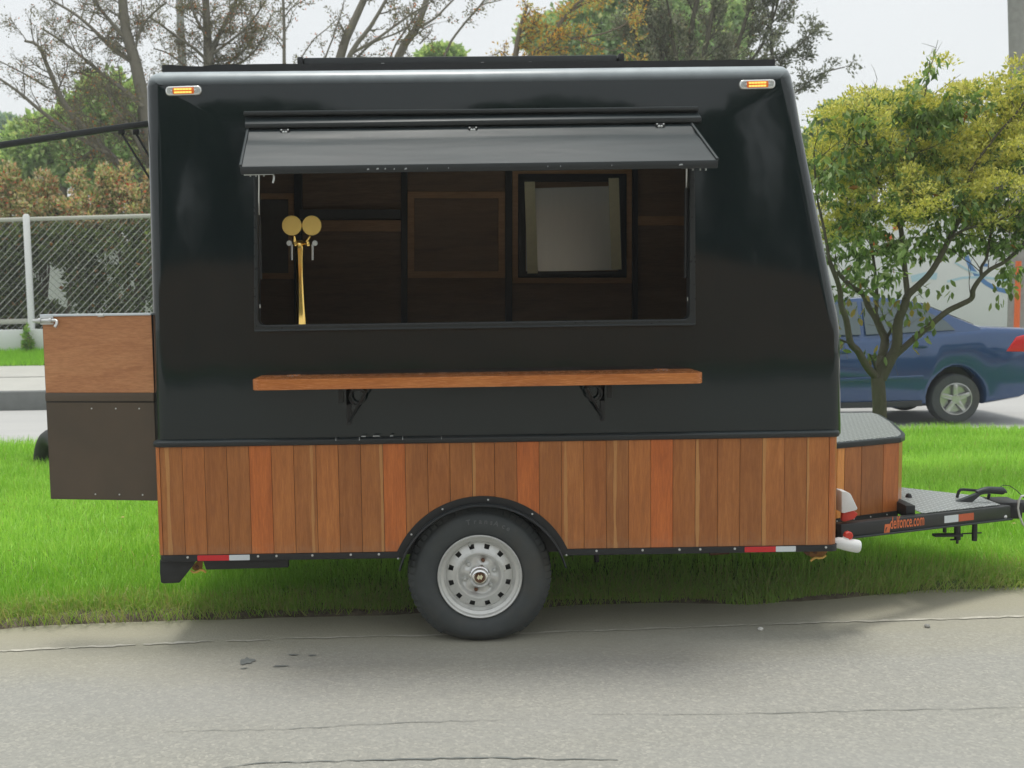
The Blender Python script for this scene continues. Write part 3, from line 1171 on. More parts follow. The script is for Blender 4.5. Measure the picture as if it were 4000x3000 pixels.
for (x_, y_) in ((1113, 512), (1847, 503), (2578, 489)):
    c = at(x_, y_, Y=YB - 0.055)
    h = MB().box(c.x - 0.022, c.x + 0.022, c.y - 0.006, c.y + 0.03, c.z - 0.010, c.z + 0.008).build("hinge", "frame_black", flap, bevel=0.003)
    m = MB()
    for dx_, dz_, rr in ((-0.015, 0.004, .004), (0.015, 0.004, .004), (-0.006, -0.006, .006), (0.006, -0.006, .006)):
        m.lathe([(0, -0.012), (rr, -0.009), (rr, 0.0)], (c.x + dx_, c.y, c.z + dz_), 'Y', 8)
    o = m.build("hinge_bolt", "galvanised", flap, smooth=True)
# latch bars under the lip
m = MB()
lp = [at(x_, y_, Y=YA + 0.02) for x_, y_ in ((953, 682), (1060, 679), (1068, 682), (1071, 690), (1069, 704), (1066, 715))]
m.tube(lp, 0.0045, 8)
for x_ in (978, 1000, 1031):
    m.tube([at(x_, 680, Y=YA + 0.02), at(x_, 690, Y=YA + 0.02)], 0.0035, 6)
m.build("latch_bar", "galvanised", flap, smooth=True)
m = MB()
m.tube([at(2662, 656, Y=YA + 0.02), at(2781, 652, Y=YA + 0.02)], 0.0045, 8)
for x_ in (2706, 2735, 2757):
    m.tube([at(x_, 654, Y=YA + 0.02), at(x_, 666, Y=YA + 0.02)], 0.0035, 6)
m.build("latch_bar", "galvanised", flap, smooth=True)
# paint chips on the lip
for (x_, y_, w_) in ((1438, 661, 9), (1475, 659, 10), (1505, 659, 6), (1540, 660, 5), (1585, 659, 10), (1670, 658, 3), (1752, 656, 3), (2140, 650, 3), (2190, 649, 3), (2390, 646, 3), (2660, 643, 16)):
    c = at(x_, y_, Y=YA - 0.006)
    w2 = w_ / 870.0 * 0.5
    m = MB().add([(c.x - w2, c.y, c.z - .004), (c.x + w2, c.y, c.z - .002), (c.x + w2 * .7, c.y, c.z + .004), (c.x - w2 * .6, c.y, c.z + .003)], [(0, 1, 2, 3)])
    m.build("paint_chip", "rail_chip", flap)

# gas struts at either side of the hatch
for (xt, yt, xm, ym, xb, yb) in ((1012, 680, 1011, 840, 1017, 1090), (2682, 655, 2681, 735, 2679, 1085)):
    p0, p1, p2 = at(xt, yt - 30, Y=YB - 0.06), at(xm, ym, Y=YB + 0.015), at(xb, yb, Y=YB + 0.045)
    st = MB().tube([p1, p2], 0.0095, 10).build("gas_strut", "frame_black", TR, smooth=True)
    MB().tube([p0, p1], 0.004, 8).build("piston_rod", "galvanised", st, smooth=True)
for (x_, y_) in ((1015, 1196), (2687, 1168)):
    c = at(x_, y_, Y=YB + 0.03)
    MB().tube([c - Vector((0, 0, .010)), c + Vector((0, 0, .010))], 0.004, 8).build("catch", "galvanised", TR, smooth=True)

# ---- fold-out counter
zs = at(1850, 1453, Y=YB).z
cx0, cx1 = at(981, 1500, Y=YB - 0.27).x, at(2751, 1470, Y=YB - 0.27).x
pl = rounded([(cx0, YB - 0.002), (cx0, YB - 0.27), (cx1, YB - 0.27), (cx1, YB - 0.002)], [0.003, 0.05, 0.05, 0.003])
cnt = MB().slab(pl, zs - 0.048, zs, 0.0).build("counter", "counter_wood", TR, bevel=0.020, seg=5, angle=60)
for x_, y_ in ((1150, 1470), (2580, 1445)):
    q = at(x_, y_, Y=YB)
    MB().box(q.x - 0.03, q.x + 0.03, YB - 0.035, YB - 0.0, zs, zs + 0.002).build("counter_hinge", "counter_wood", cnt)
    for dx_, dy_ in ((-0.02, 0.05), (0.0, 0.062), (0.018, 0.048)):
        MB().lathe([(0.005, 0.0), (0.005, 0.003), (0.0, 0.0045)], (q.x + dx_, YB - dy_, zs), 'Z', 8).build("screw", "chrome", cnt, smooth=True)


def bracket(cx_, mir):
    z1 = zs - 0.050
    sg = -1 if mir else 1
    m = MB()
    m.box(cx_ - 0.010, cx_ + 0.010, YB - 0.012, YB - 0.001, z1 - 0.19, z1)
    m.box(cx_ - 0.010, cx_ + 0.010, YB - 0.20, YB - 0.012, z1 - 0.010, z1)
    m.tube([(cx_, YB - 0.012, z1 - 0.175), (cx_ + sg * 0.10, YB - 0.195, z1 - 0.012)], 0.006, 6)
    cc = (cx_ + sg * 0.045, YB - 0.06, z1 - 0.055)
    ringp = [(cc[0] + 0.035 * math.cos(a), cc[1], cc[2] + 0.035 * math.sin(a)) for a in [2 * math.pi * k / 16 for k in range(17)]]
    m.tube(ringp, 0.005, 6, caps=False)
    m.build("counter_bracket", "frame_black", cnt, smooth=True)
    MB().box(cx_ - sg * 0.035 - 0.012, cx_ - sg * 0.035 + 0.012, YB - 0.008, YB - 0.001, z1 - 0.085, z1 - 0.01).build("bracket_plate", "frame_black", cnt, bevel=0.003)


bracket(at(1362, 1560, Y=YB).x, False)
bracket(at(2352, 1540, Y=YB).x, True)

# ---- belt rail, cladding, bottom rail
plan = rounded([(XLs - 0.004, YS - 0.014), (XRs + 0.003, YS - 0.014), (XRs + 0.003, YS + WID), (XLs - 0.004, YS + WID)], 0.045)
zb0 = at(1950, 1727, Y=YS).z
zb1 = at(1950, 1703, Y=YS).z
MB().slab(plan, zb0, zb1, 0.0).build("belt_rail", "dull_black_paint", TR, bevel=0.010, seg=3, angle=60)
for (x_, w_) in ((1312, 3), (1404, 3), (1420, 20), (1470, 30), (1530, 14), (1573, 3), (1724, 2)):
    c = at(x_, 1722 - (x_ - 600) * 0.0153 + (5 if w_ < 5 else -5), Y=YS - 0.0155)
    w2 = w_ / 1640.0
    h2 = 0.008 if w_ < 5 else 0.0022
    MB().add([(c.x - w2, c.y, c.z - h2), (c.x + w2, c.y, c.z - h2 * .8), (c.x + w2 * .7, c.y, c.z + h2), (c.x - w2 * .8, c.y, c.z + h2)], [(0, 1, 2, 3)]).build("paint_chip", "rail_chip", TR)

AC = at(1886, 2297, Y=YS)          # wheel arch circle
AR = 0.447
ZPT = zb0                           # plank top


def arch_z(x, rad):
    d = rad * rad - (x - AC.x) ** 2
    return AC.z + math.sqrt(d) if d > 0 else -9


bounds = [630 + 86.9 * k for k in range(31)]
orange = {4, 10, 16, 22}
sapp = {0: 0.32, 6: 0.80, 9: 0.93, 14: 0.06, 18: 0.18, 20: 0.40, 24: 0.10, 27: 0.08, 29: 0.03}
tones = {}
yz = YS + 0.018
for k in range(30):
    xa = at(bounds[k], 1950, Y=YS).x
    xb = at(bounds[k + 1], 1950, Y=YS).x
    g_ = 0.0010
    pts = [(xa + g_, ZPT)]
    nseg = 6
    lows = []
    for q in range(nseg + 1):
        xx = xa + g_ + (xb - xa - 2 * g_) * q / nseg
        lows.append((xx, max(ZB, arch_z(xx, AR - 0.02))))
    pts += lows + [(xb - g_, ZPT)]
    jy = random.uniform(-0.0012, 0.0012)
    o = MB().prism(pts, YS + jy, yz).build("plank", "plank_wood", TR)
    t = random.uniform(0.80, 1.06)
    hue = random.uniform(-0.01, 0.07)
    if k in orange:
        o.color = (1.24 + hue, 0.96, 0.80, 0)
    else:
        o.color = (t * (1 + hue), t, t * (1 - hue), sapp.get(k, 0.0))
# rounded corner planks and the planks of front and rear
for side in (0, 1):
    x0 = at(bounds[0], 1950, Y=YS).x - 0.0016 if side == 0 else at(bounds[30], 1950, Y=YS).x + 0.0016
    x1 = XL - 0.012 if side == 0 else XR - 0.0
    cr = abs(x1 - x0)
    sg = -1 if side == 0 else 1
    P = [(x0, YS)]
    for k in range(1, 7):
        a = math.pi / 2 * k / 6
        P.append((x0 + sg * cr * math.sin(a), YS + cr * (1 - math.cos(a))))
    Q = [(p[0] - sg * 0.014, p[1] + 0.014) for p in P]
    Q[0] = (x0, YS + 0.018)
    o = MB().slab(P + Q[::-1], ZB, ZPT).build("corner_plank", "plank_wood", TR, smooth=True)
    o.color = (1.12, 0.95, 0.88, 0)
    yk = YS + cr + 0.002
    xo = P[-1][0]
    while yk < YS + WID - 0.12:
        o = MB().box(min(xo, xo - sg * .018), max(xo, xo - sg * .018), yk, yk + 0.103, ZB, ZPT).build("plank", "plank_wood", TR)
        t = random.uniform(0.75, 1.08)
        o.color = (t, t, t, 0)
        yk += 0.1065
MB().box(XL + 0.02, XR - 0.03, YS + 0.32, YS + WID - 0.03, ZB - 0.02, ZPT - 0.002).build("floor_box", "frame_black", TR)
for (xa, xb) in ((XL + 0.02, at(1560, 2150, Y=YS).x), (at(2212, 2150, Y=YS).x, XR - 0.03)):
    MB().box(xa, xb, YS + 0.03, YS + 0.318, ZB - 0.02, ZPT - 0.002).build("side_box", "frame_black", TR)
MB().box(XL + 0.02, XR - 0.03, YS + WID - 0.028, YS + WID, ZB, ZPT - 0.001).build("far_side", "plank_wood", TR)

# bottom rail (two lengths, broken by the wheel arch) with bolts and reflective tape
zr1 = ZB
zr0 = ZB - 0.031
for (xa, xb, cl, crn) in ((XL - 0.012, at(1562, 2150, Y=YS).x, 1, 0), (at(2212, 2150, Y=YS).x, XR + 0.004, 0, 1)):
    plan = rounded([(xa, YS - 0.008), (xb, YS - 0.008), (xb, YS + 0.32), (xa, YS + 0.32)], [0.05 if cl else 0.002, 0.05 if crn else 0.002, 0.002, 0.002])
    MB().slab(plan, zr0, zr1 - 0.001).build("bottom_rail", "frame_black", TR, bevel=0.004, angle=50)
for x_ in (733, 1008, 1080, 1220, 1370, 1480, 2330, 2510, 2654, 2735, 2870, 3226):
    c = at(x_, 2170 - (x_ - 610) * 0.0157, Y=YS - 0.009)
    MB().lathe([(0.0058, 0.0), (0.0058, -0.003), (0.0, -0.006)], (c.x, c.y, zr1 - 0.010), 'Y', 8).build("bolt", "galvanised", TR, smooth=True)
for (xa, xm, xb) in ((772, 896, 976), (2907, 3028, 3106)):
    for (p0, p1, mt) in ((xa, xm, "tape_red"), (xm, xb, "tape_white")):
        ax, bx_ = at(p0, 2150, Y=YS).x, at(p1, 2150, Y=YS).x
        o = MB().prism(rounded([(ax, zr0 + .003), (bx_, zr0 + .003), (bx_, zr1 - .002), (ax, zr1 - .002)], 0.003, 2), YS - 0.0105, YS - 0.008).build("reflective_tape", mt, TR)
        o["label"] = "red reflective tape" if mt == "tape_red" else "white reflective tape"

# rear support bracket, skirt bar, corner jack parts
MB().prism(xz([(624, 2186), (768, 2186), (752, 2212), (700, 2277), (640, 2280), (628, 2276), (624, 2240)], YS + 0.03), YS + 0.03, YS + 0.05).build("rear_bracket", "frame_black", TR, bevel=0.003)
MB().prism(xz([(790, 2184), (1126, 2180), (1126, 2217), (805, 2226)], YS + 0.05), YS + 0.05, YS + 0.09).build("skirt_bar", "frame_black", TR, bevel=0.003)


def jack(poly, wav, hole):
    j = MB().prism(xz(poly, YS + 0.07), YS + 0.07, YS + 0.076).build("jack_plate", "rust_yellow", TR)
    pts = [at(a, b, Y=YS + 0.055) for a, b in wav]
    MB().tube(pts, 0.006, 8).build("jack_foot", "bright_yellow", j, smooth=True)
    c = at(hole[0], hole[1], Y=YS + 0.068)
    MB().lathe([(0.009, 0.0), (0.009, -0.006), (0, -0.007)], c, 'Y', 10).build("pivot_bolt", "rusty_brown", j, smooth=True)
    return j


jack([(778, 2186), (792, 2188), (790, 2222), (762, 2230), (750, 2222), (752, 2208)], [(745, 2228), (756, 2236), (770, 2234), (782, 2226), (795, 2228), (805, 2236)], (770, 2214))
jack([(3162, 2142), (3235, 2140), (3230, 2158), (3215, 2175), (3190, 2180), (3166, 2177)], [(3166, 2192), (3174, 2184), (3186, 2178), (3200, 2180), (3214, 2178), (3226, 2168)], (3184, 2157))
MB().prism(xz([(3125, 2143), (3160, 2143), (3162, 2172), (3146, 2165)], YS + 0.06), YS + 0.055, YS + 0.068).build("jack_arm", "rusty_brown", TR)
MB().prism(xz([(2772, 2150), (2848, 2147), (2850, 2164), (2776, 2170)], YS + 0.25), YS + 0.25, YS + 0.30).build("cross_stub", "rusty_brown", TR)
MB().tube([at(2328, 2155, Y=YS + 0.5), at(2332, 2195, Y=YS + 0.5)], 0.012, 8).build("drain_pipe", "frame_black", TR)

# wheel arch: flat flange, rolled lip, inner well
def arc_pts(rad, a0, a1, n, cz=AC.z):
    return [(AC.x + rad * math.cos(a0 + (a1 - a0) * k / n), cz + rad * math.sin(a0 + (a1 - a0) * k / n)) for k in range(n + 1)]


a_s = math.acos((AC.x - at(1561, 2150, Y=YS).x) / AR)
aL, aR_ = math.pi - math.asin((ZB - 0.02 - AC.z) / AR), math.asin((ZB - 0.02 - AC.z) / AR)
outer = arc_pts(AR, aR_, aL, 36)
inner = arc_pts(AR - 0.034, aR_, aL, 36)
fn = MB()
V = []
for (p, q) in zip(outer, inner):
    V += [(p[0], YS - 0.006, p[1]), (q[0], YS - 0.006, q[1]), (p[0], YS + 0.004, p[1]), (q[0], YS + 0.004, q[1])]
F = []
for k in range(36):
    a, b = 4 * k, 4 * k + 4
    F += [(a, a + 1, b + 1, b), (a + 2, b + 2, b + 3, a + 3), (a, b, b + 2, a + 2), (a + 1, a + 3, b + 3, b + 1)]
fn.add(V, F + [(0, 2, 3, 1), (144, 145, 147, 146)])
fen = fn.build("fender", "frame_black", TR, smooth=True)
lipp = arc_pts(AR - 0.034, 0.28 - 0.02, math.pi - 0.27 + 0.02, 40)
V = []
F = []
for k, p in enumerate(lipp):
    ux, uz = (p[0] - AC.x) / (AR - .034), (p[1] - AC.z) / (AR - .034)
    for (dr, yy) in ((0.0, YS + 0.30), (0.0, YS - 0.045), (-0.006, YS - 0.052), (-0.010, YS - 0.044), (-0.006, YS + 0.30)):
        V.append((p[0] + ux * dr, yy, p[1] + uz * dr))
for k in range(len(lipp) - 1):
    for q in range(5):
        a, b = 5 * k + q, 5 * k + (q + 1) % 5
        F.append((a, b, b + 5, a + 5))
MB().add(V, F).build("fender_lip", "dull_black_paint", fen, smooth=True)
for a in (0.37, 0.98, 1.50, 2.02, 2.47, 2.78):
    c = (AC.x + (AR - 0.017) * math.cos(a), YS - 0.006, AC.z + (AR - 0.017) * math.sin(a))
    MB().lathe([(0.005, 0.0), (0.005, -0.002), (0.0, -0.005)], c, 'Y', 8).build("rivet", "galvanised", fen, smooth=True)

# ---- wheel
WC = Vector((at(1874.5, 2252, Y=YS).x, YS + 0.005, 0.322))
TRD = 0.341
wheel_root = bpy.data.objects.new("wheel", None)
COL.objects.link(wheel_root)
wheel_root.location = WC
attach(wheel_root, TR)
tp = [(0.199, 0.030), (0.204, 0.010), (0.222, -0.003), (0.245, -0.012), (0.275, -0.014), (0.298, -0.008), (0.310, 0.002), (0.313, 0.006), (0.320, 0.014), (0.328, 0.024),
      (TRD, 0.036), (TRD + 0.001, 0.075), (TRD + 0.001, 0.145), (TRD, 0.170), (0.335, 0.186), (0.30, 0.205), (0.25, 0.205), (0.215, 0.190), (0.199, 0.170)]
m = MB().lathe(tp, WC, 'Y', 96, closed=True)
V2 = []
for v in m.v:
    x_, y_, z_ = v
    if z_ < 0.06:
        dz = 0.06 - z_
        z_ = 0.06 - dz * (0.0595 / 0.080) if dz < 0.080 else 0.0005
        y_ += -0.012 * (dz / 0.09) if y_ < WC.y + 0.06 else 0
    V2.append((x_, y_, max(z_, 0.0005)))
m.v = V2
tyre = m.build("tyre", "tyre_rubber", wheel_root, smooth=True)
m = MB()
for k in range(60):
    a = 2 * math.pi * k / 60
    ca, sa = math.cos(a), math.sin(a)
    if sa < -0.85:
        continue
    for (r0, r1, y0, y1) in ((0.300, 0.3400, 0.000, 0.030), (0.334, 0.3490, 0.022, 0.062), (0.339, 0.3490, 0.07, 0.10)):
        hw = 0.0125
        t_ = Vector((-sa, 0, ca)) * hw
        n_ = Vector((ca, 0, sa))
        c0 = WC + n_ * r0
        c1 = WC + n_ * r1
        P = [c0 - t_ + Vector((0, y0 - 0.002, 0)), c0 + t_ + Vector((0, y0 - .002, 0)), c1 + t_ + Vector((0, y1 - .004, 0)), c1 - t_ + Vector((0, y1 - .004, 0)),
             c0 - t_ * .9 + Vector((0, y1, 0)), c0 + t_ * .9 + Vector((0, y1, 0))]
        m.add(P, [(0, 1, 2, 3), (3, 2, 5, 4), (0, 3, 4), (1, 5, 2), (0, 4, 5, 1)])
stuff(m.build("tread_blocks", "tyre_rubber", wheel_root))
# raised lettering on the sidewall
m = MB()
word = "TransAce"
ang = 101
for ch in word:
    Vt, Ft = text_mb(ch, 0.034, 0.0008, 0.0006)
    if Vt:
        wch = max(v.x for v in Vt) - min(v.x for v in Vt)
        x0 = min(v.x for v in Vt)
        a = R(ang)
        rad = 0.262
        out_ = Vector((math.cos(a), 0, math.sin(a)))
        tan_ = Vector((math.sin(a), 0, -math.cos(a)))
        m.add([WC + out_ * (rad + v.y) + tan_ * (v.x - x0 - wch / 2) + Vector((0, -0.0155 - v.z, 0)) for v in Vt], Ft)
        ang -= (wch + 0.010) / rad * 180 / math.pi * 1.05
m.build("sidewall_lettering", "raised_rubber", wheel_root)

# rim: outer lip and barrel, disc with twelve slots, hub
RIMR = 0.2035
MB().lathe([(0.200, 0.012), (RIMR, 0.006), (RIMR, -0.001), (0.199, -0.005), (0.194, -0.002), (0.190, 0.006), (0.188, 0.014), (0.181, 0.018), (0.174, 0.021), (0.171, 0.032), (0.164, 0.038), (0.160, 0.046), (0.160, 0.16), (0.20, 0.16)], WC, 'Y', 72, closed=True).build("rim", "rim_silver", wheel_root, smooth=True)
# slotted disc built from radial sectors
m = MB()
ND = 12
rings_ = [0.160, 0.154, 0.131, 0.117, 0.111, 0.104]
deps = [0.046, 0.040, 0.034, 0.024, 0.018, 0.020]


def pol(rd, a, d):
    return (WC.x + rd * math.cos(a), WC.y + d, WC.z + rd * math.sin(a))


for k in range(ND):
    ac = 2 * math.pi * (k + 0.5) / ND + 0.0
    hs = 0.088
    angs = [ac - math.pi / ND, ac - hs * 1.6, ac - hs, ac + hs, ac + hs * 1.6, ac + math.pi / ND]
    for i in range(5):
        for j in range(5):
            if i == 2 and j == 1:
                # the slot: walls going back
                P = [pol(rings_[1], angs[2], deps[1]), pol(rings_[1], angs[3], deps[1]), pol(rings_[2], angs[3], deps[2]), pol(rings_[2], angs[2], deps[2])]
                Q = [(p[0], p[1] + 0.004, p[2]) for p in P]
                m.add(P + Q, [(0, 1, 5, 4), (1, 2, 6, 5), (2, 3, 7, 6), (3, 0, 4, 7)])
                continue
            m.add([pol(rings_[j], angs[i], deps[j]), pol(rings_[j], angs[i + 1], deps[j]), pol(rings_[j + 1], angs[i + 1], deps[j + 1]), pol(rings_[j + 1], angs[i], deps[j + 1])], [(0, 1, 2, 3)])
m.build("wheel_disc", "rim_silver", wheel_root, smooth=True, angle=50)
prof = [(0.104, 0.020), (0.100, 0.024), (0.094, 0.040), (0.088, 0.046), (0.072, 0.047), (0.062, 0.040), (0.052, 0.034), (0.045, 0.034)]
m = MB().lathe(prof, WC, 'Y', 72, cap=False)
V2 = []
for v in m.v:
    dx_, dz_ = v[0] - WC.x, v[2] - WC.z
    rr = math.hypot(dx_, dz_)
    a = math.atan2(dz_, dx_)
    bmp = 0.5 + 0.5 * math.cos(6 * (a - 0.28))
    dd = 0.013 * (1 - bmp) * math.exp(-((rr - 0.076) / 0.018) ** 2)
    V2.append((v[0], v[1] - dd, v[2]))
m.v = V2
m.build("wheel_centre", "rim_silver", wheel_root, smooth=True, angle=60)
for k in range(6):
    a = 0.28 + k * math.pi / 3
    c = (WC.x + 0.074 * math.cos(a), WC.y + 0.046, WC.z + 0.074 * math.sin(a))
    MB().lathe([(0.0095, 0.002), (0.0095, -0.012), (0.006, -0.015), (0, -0.0155)], c, 'Y', 6).build("lug_nut", "rusty_brown" if k % 3 == 1 else "galvanised", wheel_root)
MB().lathe([(0.053, 0.036), (0.053, 0.010), (0.050, 0.002), (0.044, 0.000), (0.040, -0.010), (0.036, -0.016), (0.028, -0.018), (0.024, -0.012), (0.023, -0.006), (0.0, -0.006)], WC, 'Y', 40).build("hub_cap", "chrome", wheel_root, smooth=True, angle=60)
MB().lathe([(0.0225, -0.006), (0.0225, -0.008), (0, -0.008)], WC, 'Y', 24).build("hub_badge", "rusty_brown", wheel_root)
m = MB()
for dx_ in (-0.0075, 0.0045):
    m.prism([(WC.x + dx_ - 0.008, WC.z - 0.004), (WC.x + dx_ + 0.002, WC.z - 0.013), (WC.x + dx_ + 0.0105, WC.z + 0.003), (WC.x + dx_ + 0.001, WC.z + 0.013)], WC.y - 0.0095, WC.y - 0.008)
m.build("badge_emblem", "pale_batten", wheel_root)
a = R(105)
c = WC + Vector((0.167 * math.cos(a), 0.03, 0.167 * math.sin(a)))
MB().tube([c, c + Vector((-0.002, -0.022, -0.008)), c + Vector((-0.003, -0.03, -0.012))], [0.005, 0.005, 0.003], 8).build("tyre_valve", "galvanised", wheel_root, smooth=True)
MB().lathe([(0.158, 0.060), (0.158, 0.13), (0, 0.13)], WC, 'Y', 24).build("brake_drum", "frame_black", wheel_root)
# far wheel: same pieces mirrored across the trailer
far = wheel_root.copy()
COL.objects.link(far)
far.name = "wheel"
far.parent = None
far.matrix_parent_inverse = Matrix()
far.location = WC + Vector((0, WID - 0.01, 0))
far.rotation_euler = (0, 0, math.pi)
far_m = Matrix.Translation(far.location) @ Matrix.Rotation(math.pi, 4, 'Z')
WORLD[far.name] = Matrix.Translation(far.location)
for ch in list(wheel_root.children):
    if ch.name.startswith(("tyre", "rim", "wheel_disc", "tread")):
        c_ = ch.copy()
        COL.objects.link(c_)
        c_.parent = far
        rel = WORLD[ch.name].to_translation() - WC
        c_.matrix_parent_inverse = Matrix()
        c_.location = rel
far.parent = TR
far.matrix_parent_inverse = WORLD[TR.name].inverted()
MB().tube([WC + Vector((0, 0.13, 0)), WC + Vector((0, WID - 0.13, 0))], 0.03, 10).build("axle", "frame_black", TR, smooth=True)
for yy in (0.35, WID - 0.4):
    MB().box(XL + 0.05, XR - 0.05, YS + yy, YS + yy + 0.06, ZB - 0.10, ZB - 0.021).build("chassis_beam", "frame_black", TR)

# ---- roof fittings
zt = o_[7][1]
pa, pb = at(637, 268, Y=YB + 0.12), at(3022, 246, Y=YB + 0.12)
rb = MB()
NR = 60
tops, bots = [], []
for k in range(NR + 1):
    t = k / NR
    xx = pa.x + (pb.x - pa.x) * t
    tt = pa.z + (pb.z - pa.z) * t
    tops.append((xx, tt + 0.012 + random.uniform(-0.002, 0.002) - (0.006 if 0.03 < t < 0.07 else 0)))
    bots.append((xx, tt - 0.018))
rb.prism(bots + tops[::-1], YB + 0.10, YB + 0.14)
rb.build("roof_rail", "frame_black", TR)
ra, rb_ = at(1185, 225, Y=YB + 0.35), at(2410, 214, Y=YB + 0.35)
zc0 = at(1800, 252, Y=YB + 0.35).z
m = MB().add([(ra.x, YB + .35, zc0 - .03), (rb_.x, YB + .35, zc0 - .03), (rb_.x, YB + .35, rb_.z), (ra.x, YB + .35, ra.z),
              (ra.x, YB + 1.6, zc0 - .03), (rb_.x, YB + 1.6, zc0 - .03), (rb_.x, YB + 1.6, rb_.z), (ra.x, YB + 1.6, ra.z)],
             [(0, 3, 2, 1), (4, 5, 6, 7), (0, 1, 5, 4), (1, 2, 6, 5), (2, 3, 7, 6), (3, 0, 4, 7)])
rh = m.build("roof_cover", "dull_black_paint", TR, bevel=0.006)
for x_, y_, ww in ((1172, 236, 0.02), (2428, 222, 0.02)):
    c = at(x_, y_, Y=YB + 0.34)
    MB().box(c.x - 0.014, c.x + 0.014, YB + .34, YB + 1.6, c.z - 0.035, c.z + 0.018).build("cover_end", "frame_black", rh, bevel=0.004)
for x_ in (1310, 1495, 1685, 1885, 2072, 2280):
    c = at(x_, 251 - (x_ - 1310) * 0.009, Y=YB + 0.345)
    MB().box(c.x - 0.008, c.x + 0.008, c.y - 0.004, c.y + 0.002, c.z - 0.002, c.z + 0.003).build("cover_screw", "galvanised", rh)

# ---- marker lamps
def marker(cx_, cy_, rot):
    c = at(cx_, cy_, Y=YB - 0.001)
    L_, Hh = 0.168 / 2, 0.044 / 2
    def rotp(P):
        return [(c.x + p[0] * math.cos(rot) - p[1] * math.sin(rot), c.z + p[0] * math.sin(rot) + p[1] * math.cos(rot)) for p in P]
    o = rotp(rounded([(-L_, -Hh), (L_, -Hh), (L_, Hh), (-L_, Hh)], 0.032, 8))
    bez = MB()
    n = len(o)
    lay = []
    for ins, dep in ((0, 0.0), (0, -0.006), (0.004, -0.012), (0.008, -0.013), (0.010, -0.009)):
        P = inset(o, ins) if ins else o
        lay.append([(p[0], YB + dep, p[1]) for p in P])
    V = sum(lay, [])
    F = []
    for k in range(len(lay) - 1):
        F += [(k * n + i, k * n + (i + 1) % n, (k + 1) * n + (i + 1) % n, (k + 1) * n + i) for i in range(n)]
    F.append(tuple(range((len(lay) - 1) * n, len(lay) * n)))
    ob = bez.add(V, F).build("marker_lamp", "lamp_bezel", TR, smooth=True, angle=50)
    le = rotp([(-0.048, -0.0165), (0.048, -0.0165), (0.050, 0.0), (0.048, 0.0135), (-0.048, 0.0135), (-0.050, 0.0)])
    MB().prism(le, YB - 0.0145, YB - 0.008).build("lens", "amber_lens", ob, bevel=0.003)
    for r_ in (-0.0085, 0.0055):
        for k in range(6):
            x0 = -0.036 + k * 0.0135
            P = rotp([(x0 - 0.0055, r_ - 0.004), (x0 + 0.0065, r_ - 0.004), (x0 + 0.0065, r_ + 0.004), (x0 - 0.0055, r_ + 0.004)])
            MB().prism(P, YB - 0.0165, YB - 0.014).build("led", "amber_led", ob)
    for x0 in (-0.054, 0.054):
        P = rotp([(x0, 0.0)])[0]
        MB().lathe([(0.004, 0.0), (0.004, -0.004), (0.0, -0.006)], (P[0], YB - 0.010, P[1]), 'Y', 8).build("lamp_screw", "chrome", ob, smooth=True)


marker(718, 355, 0.012)
marker(2957, 330, 0.012)

# ---- lower rear door, swung open, with its bolt
dh = Vector((at(604, 1500, Y=YS + 0.10).x, YS + 0.10, 0))
de = Vector((at(176, 1500, Y=YS + 0.19).x, YS + 0.19, 0))
dd = (de - dh)
dl = dd.length
du = dd.normalized()
dn_ = Vector((-du.y, du.x, 0))
if dn_.y > 0:
    dn_ = -dn_
dz1 = at(600, 1222, Y=YS + 0.10).z
dzm = at(600, 1543, Y=YS + 0.10).z
dz0 = at(600, 1957, Y=YS + 0.10).z


def dbox(u0, u1, n0, n1, z0, z1):
    P = []
    for z in (z0, z1):
        for n in (n0, n1):
            for u in (u0, u1):
                q = dh + du * u + dn_ * n
                P.append((q.x, q.y, z))
    return MB().add(P, [(0, 2, 3, 1), (4, 5, 7, 6), (0, 1, 5, 4), (2, 6, 7, 3), (0, 4, 6, 2), (1, 3, 7, 5)])


door = dbox(0, dl, -0.030, 0.0, dz0, dz1 - 0.008).build("rear_door", "frame_black", TR, bevel=0.003)
dbox(0.002, dl - 0.006, 0.0005, 0.006, dzm + 0.012, dz1 - 0.012).build("wood_panel", "door_wood", door)
dbox(0.002, dl - 0.003, 0.0005, 0.012, dzm - 0.030, dzm + 0.011).build("door_ledge", "door_lower", door, bevel=0.003)
dbox(0.004, dl - 0.006, 0.0005, 0.007, dz0 + 0.004, dzm - 0.036).build("dark_panel", "door_lower", door)
dbox(0.0, dl + 0.004, -0.034, 0.014, dz1 - 0.011, dz1).build("door_cap", "tape_white", door, bevel=0.002)
for u in (0.08, 0.20, 0.325):
    for zz in (dzm - 0.065, dz0 + 0.03):
        q = dh + du * u + dn_ * 0.008
        MB().lathe([(0.004, 0.0), (0.004, -0.002), (0, -0.004)], (q.x, q.y, zz), 'Y', 8).build("rivet", "galvanised", door, smooth=True)
bz = dz1 - 0.028
lat = dbox(dl - 0.068, dl + 0.002, 0.013, 0.017, bz - 0.022, bz + 0.018).build("bolt_plate", "galvanised", door, bevel=0.002)


def dpt(u, n, z):
    q = dh + du * u + dn_ * n
    return (q.x, q.y, z)


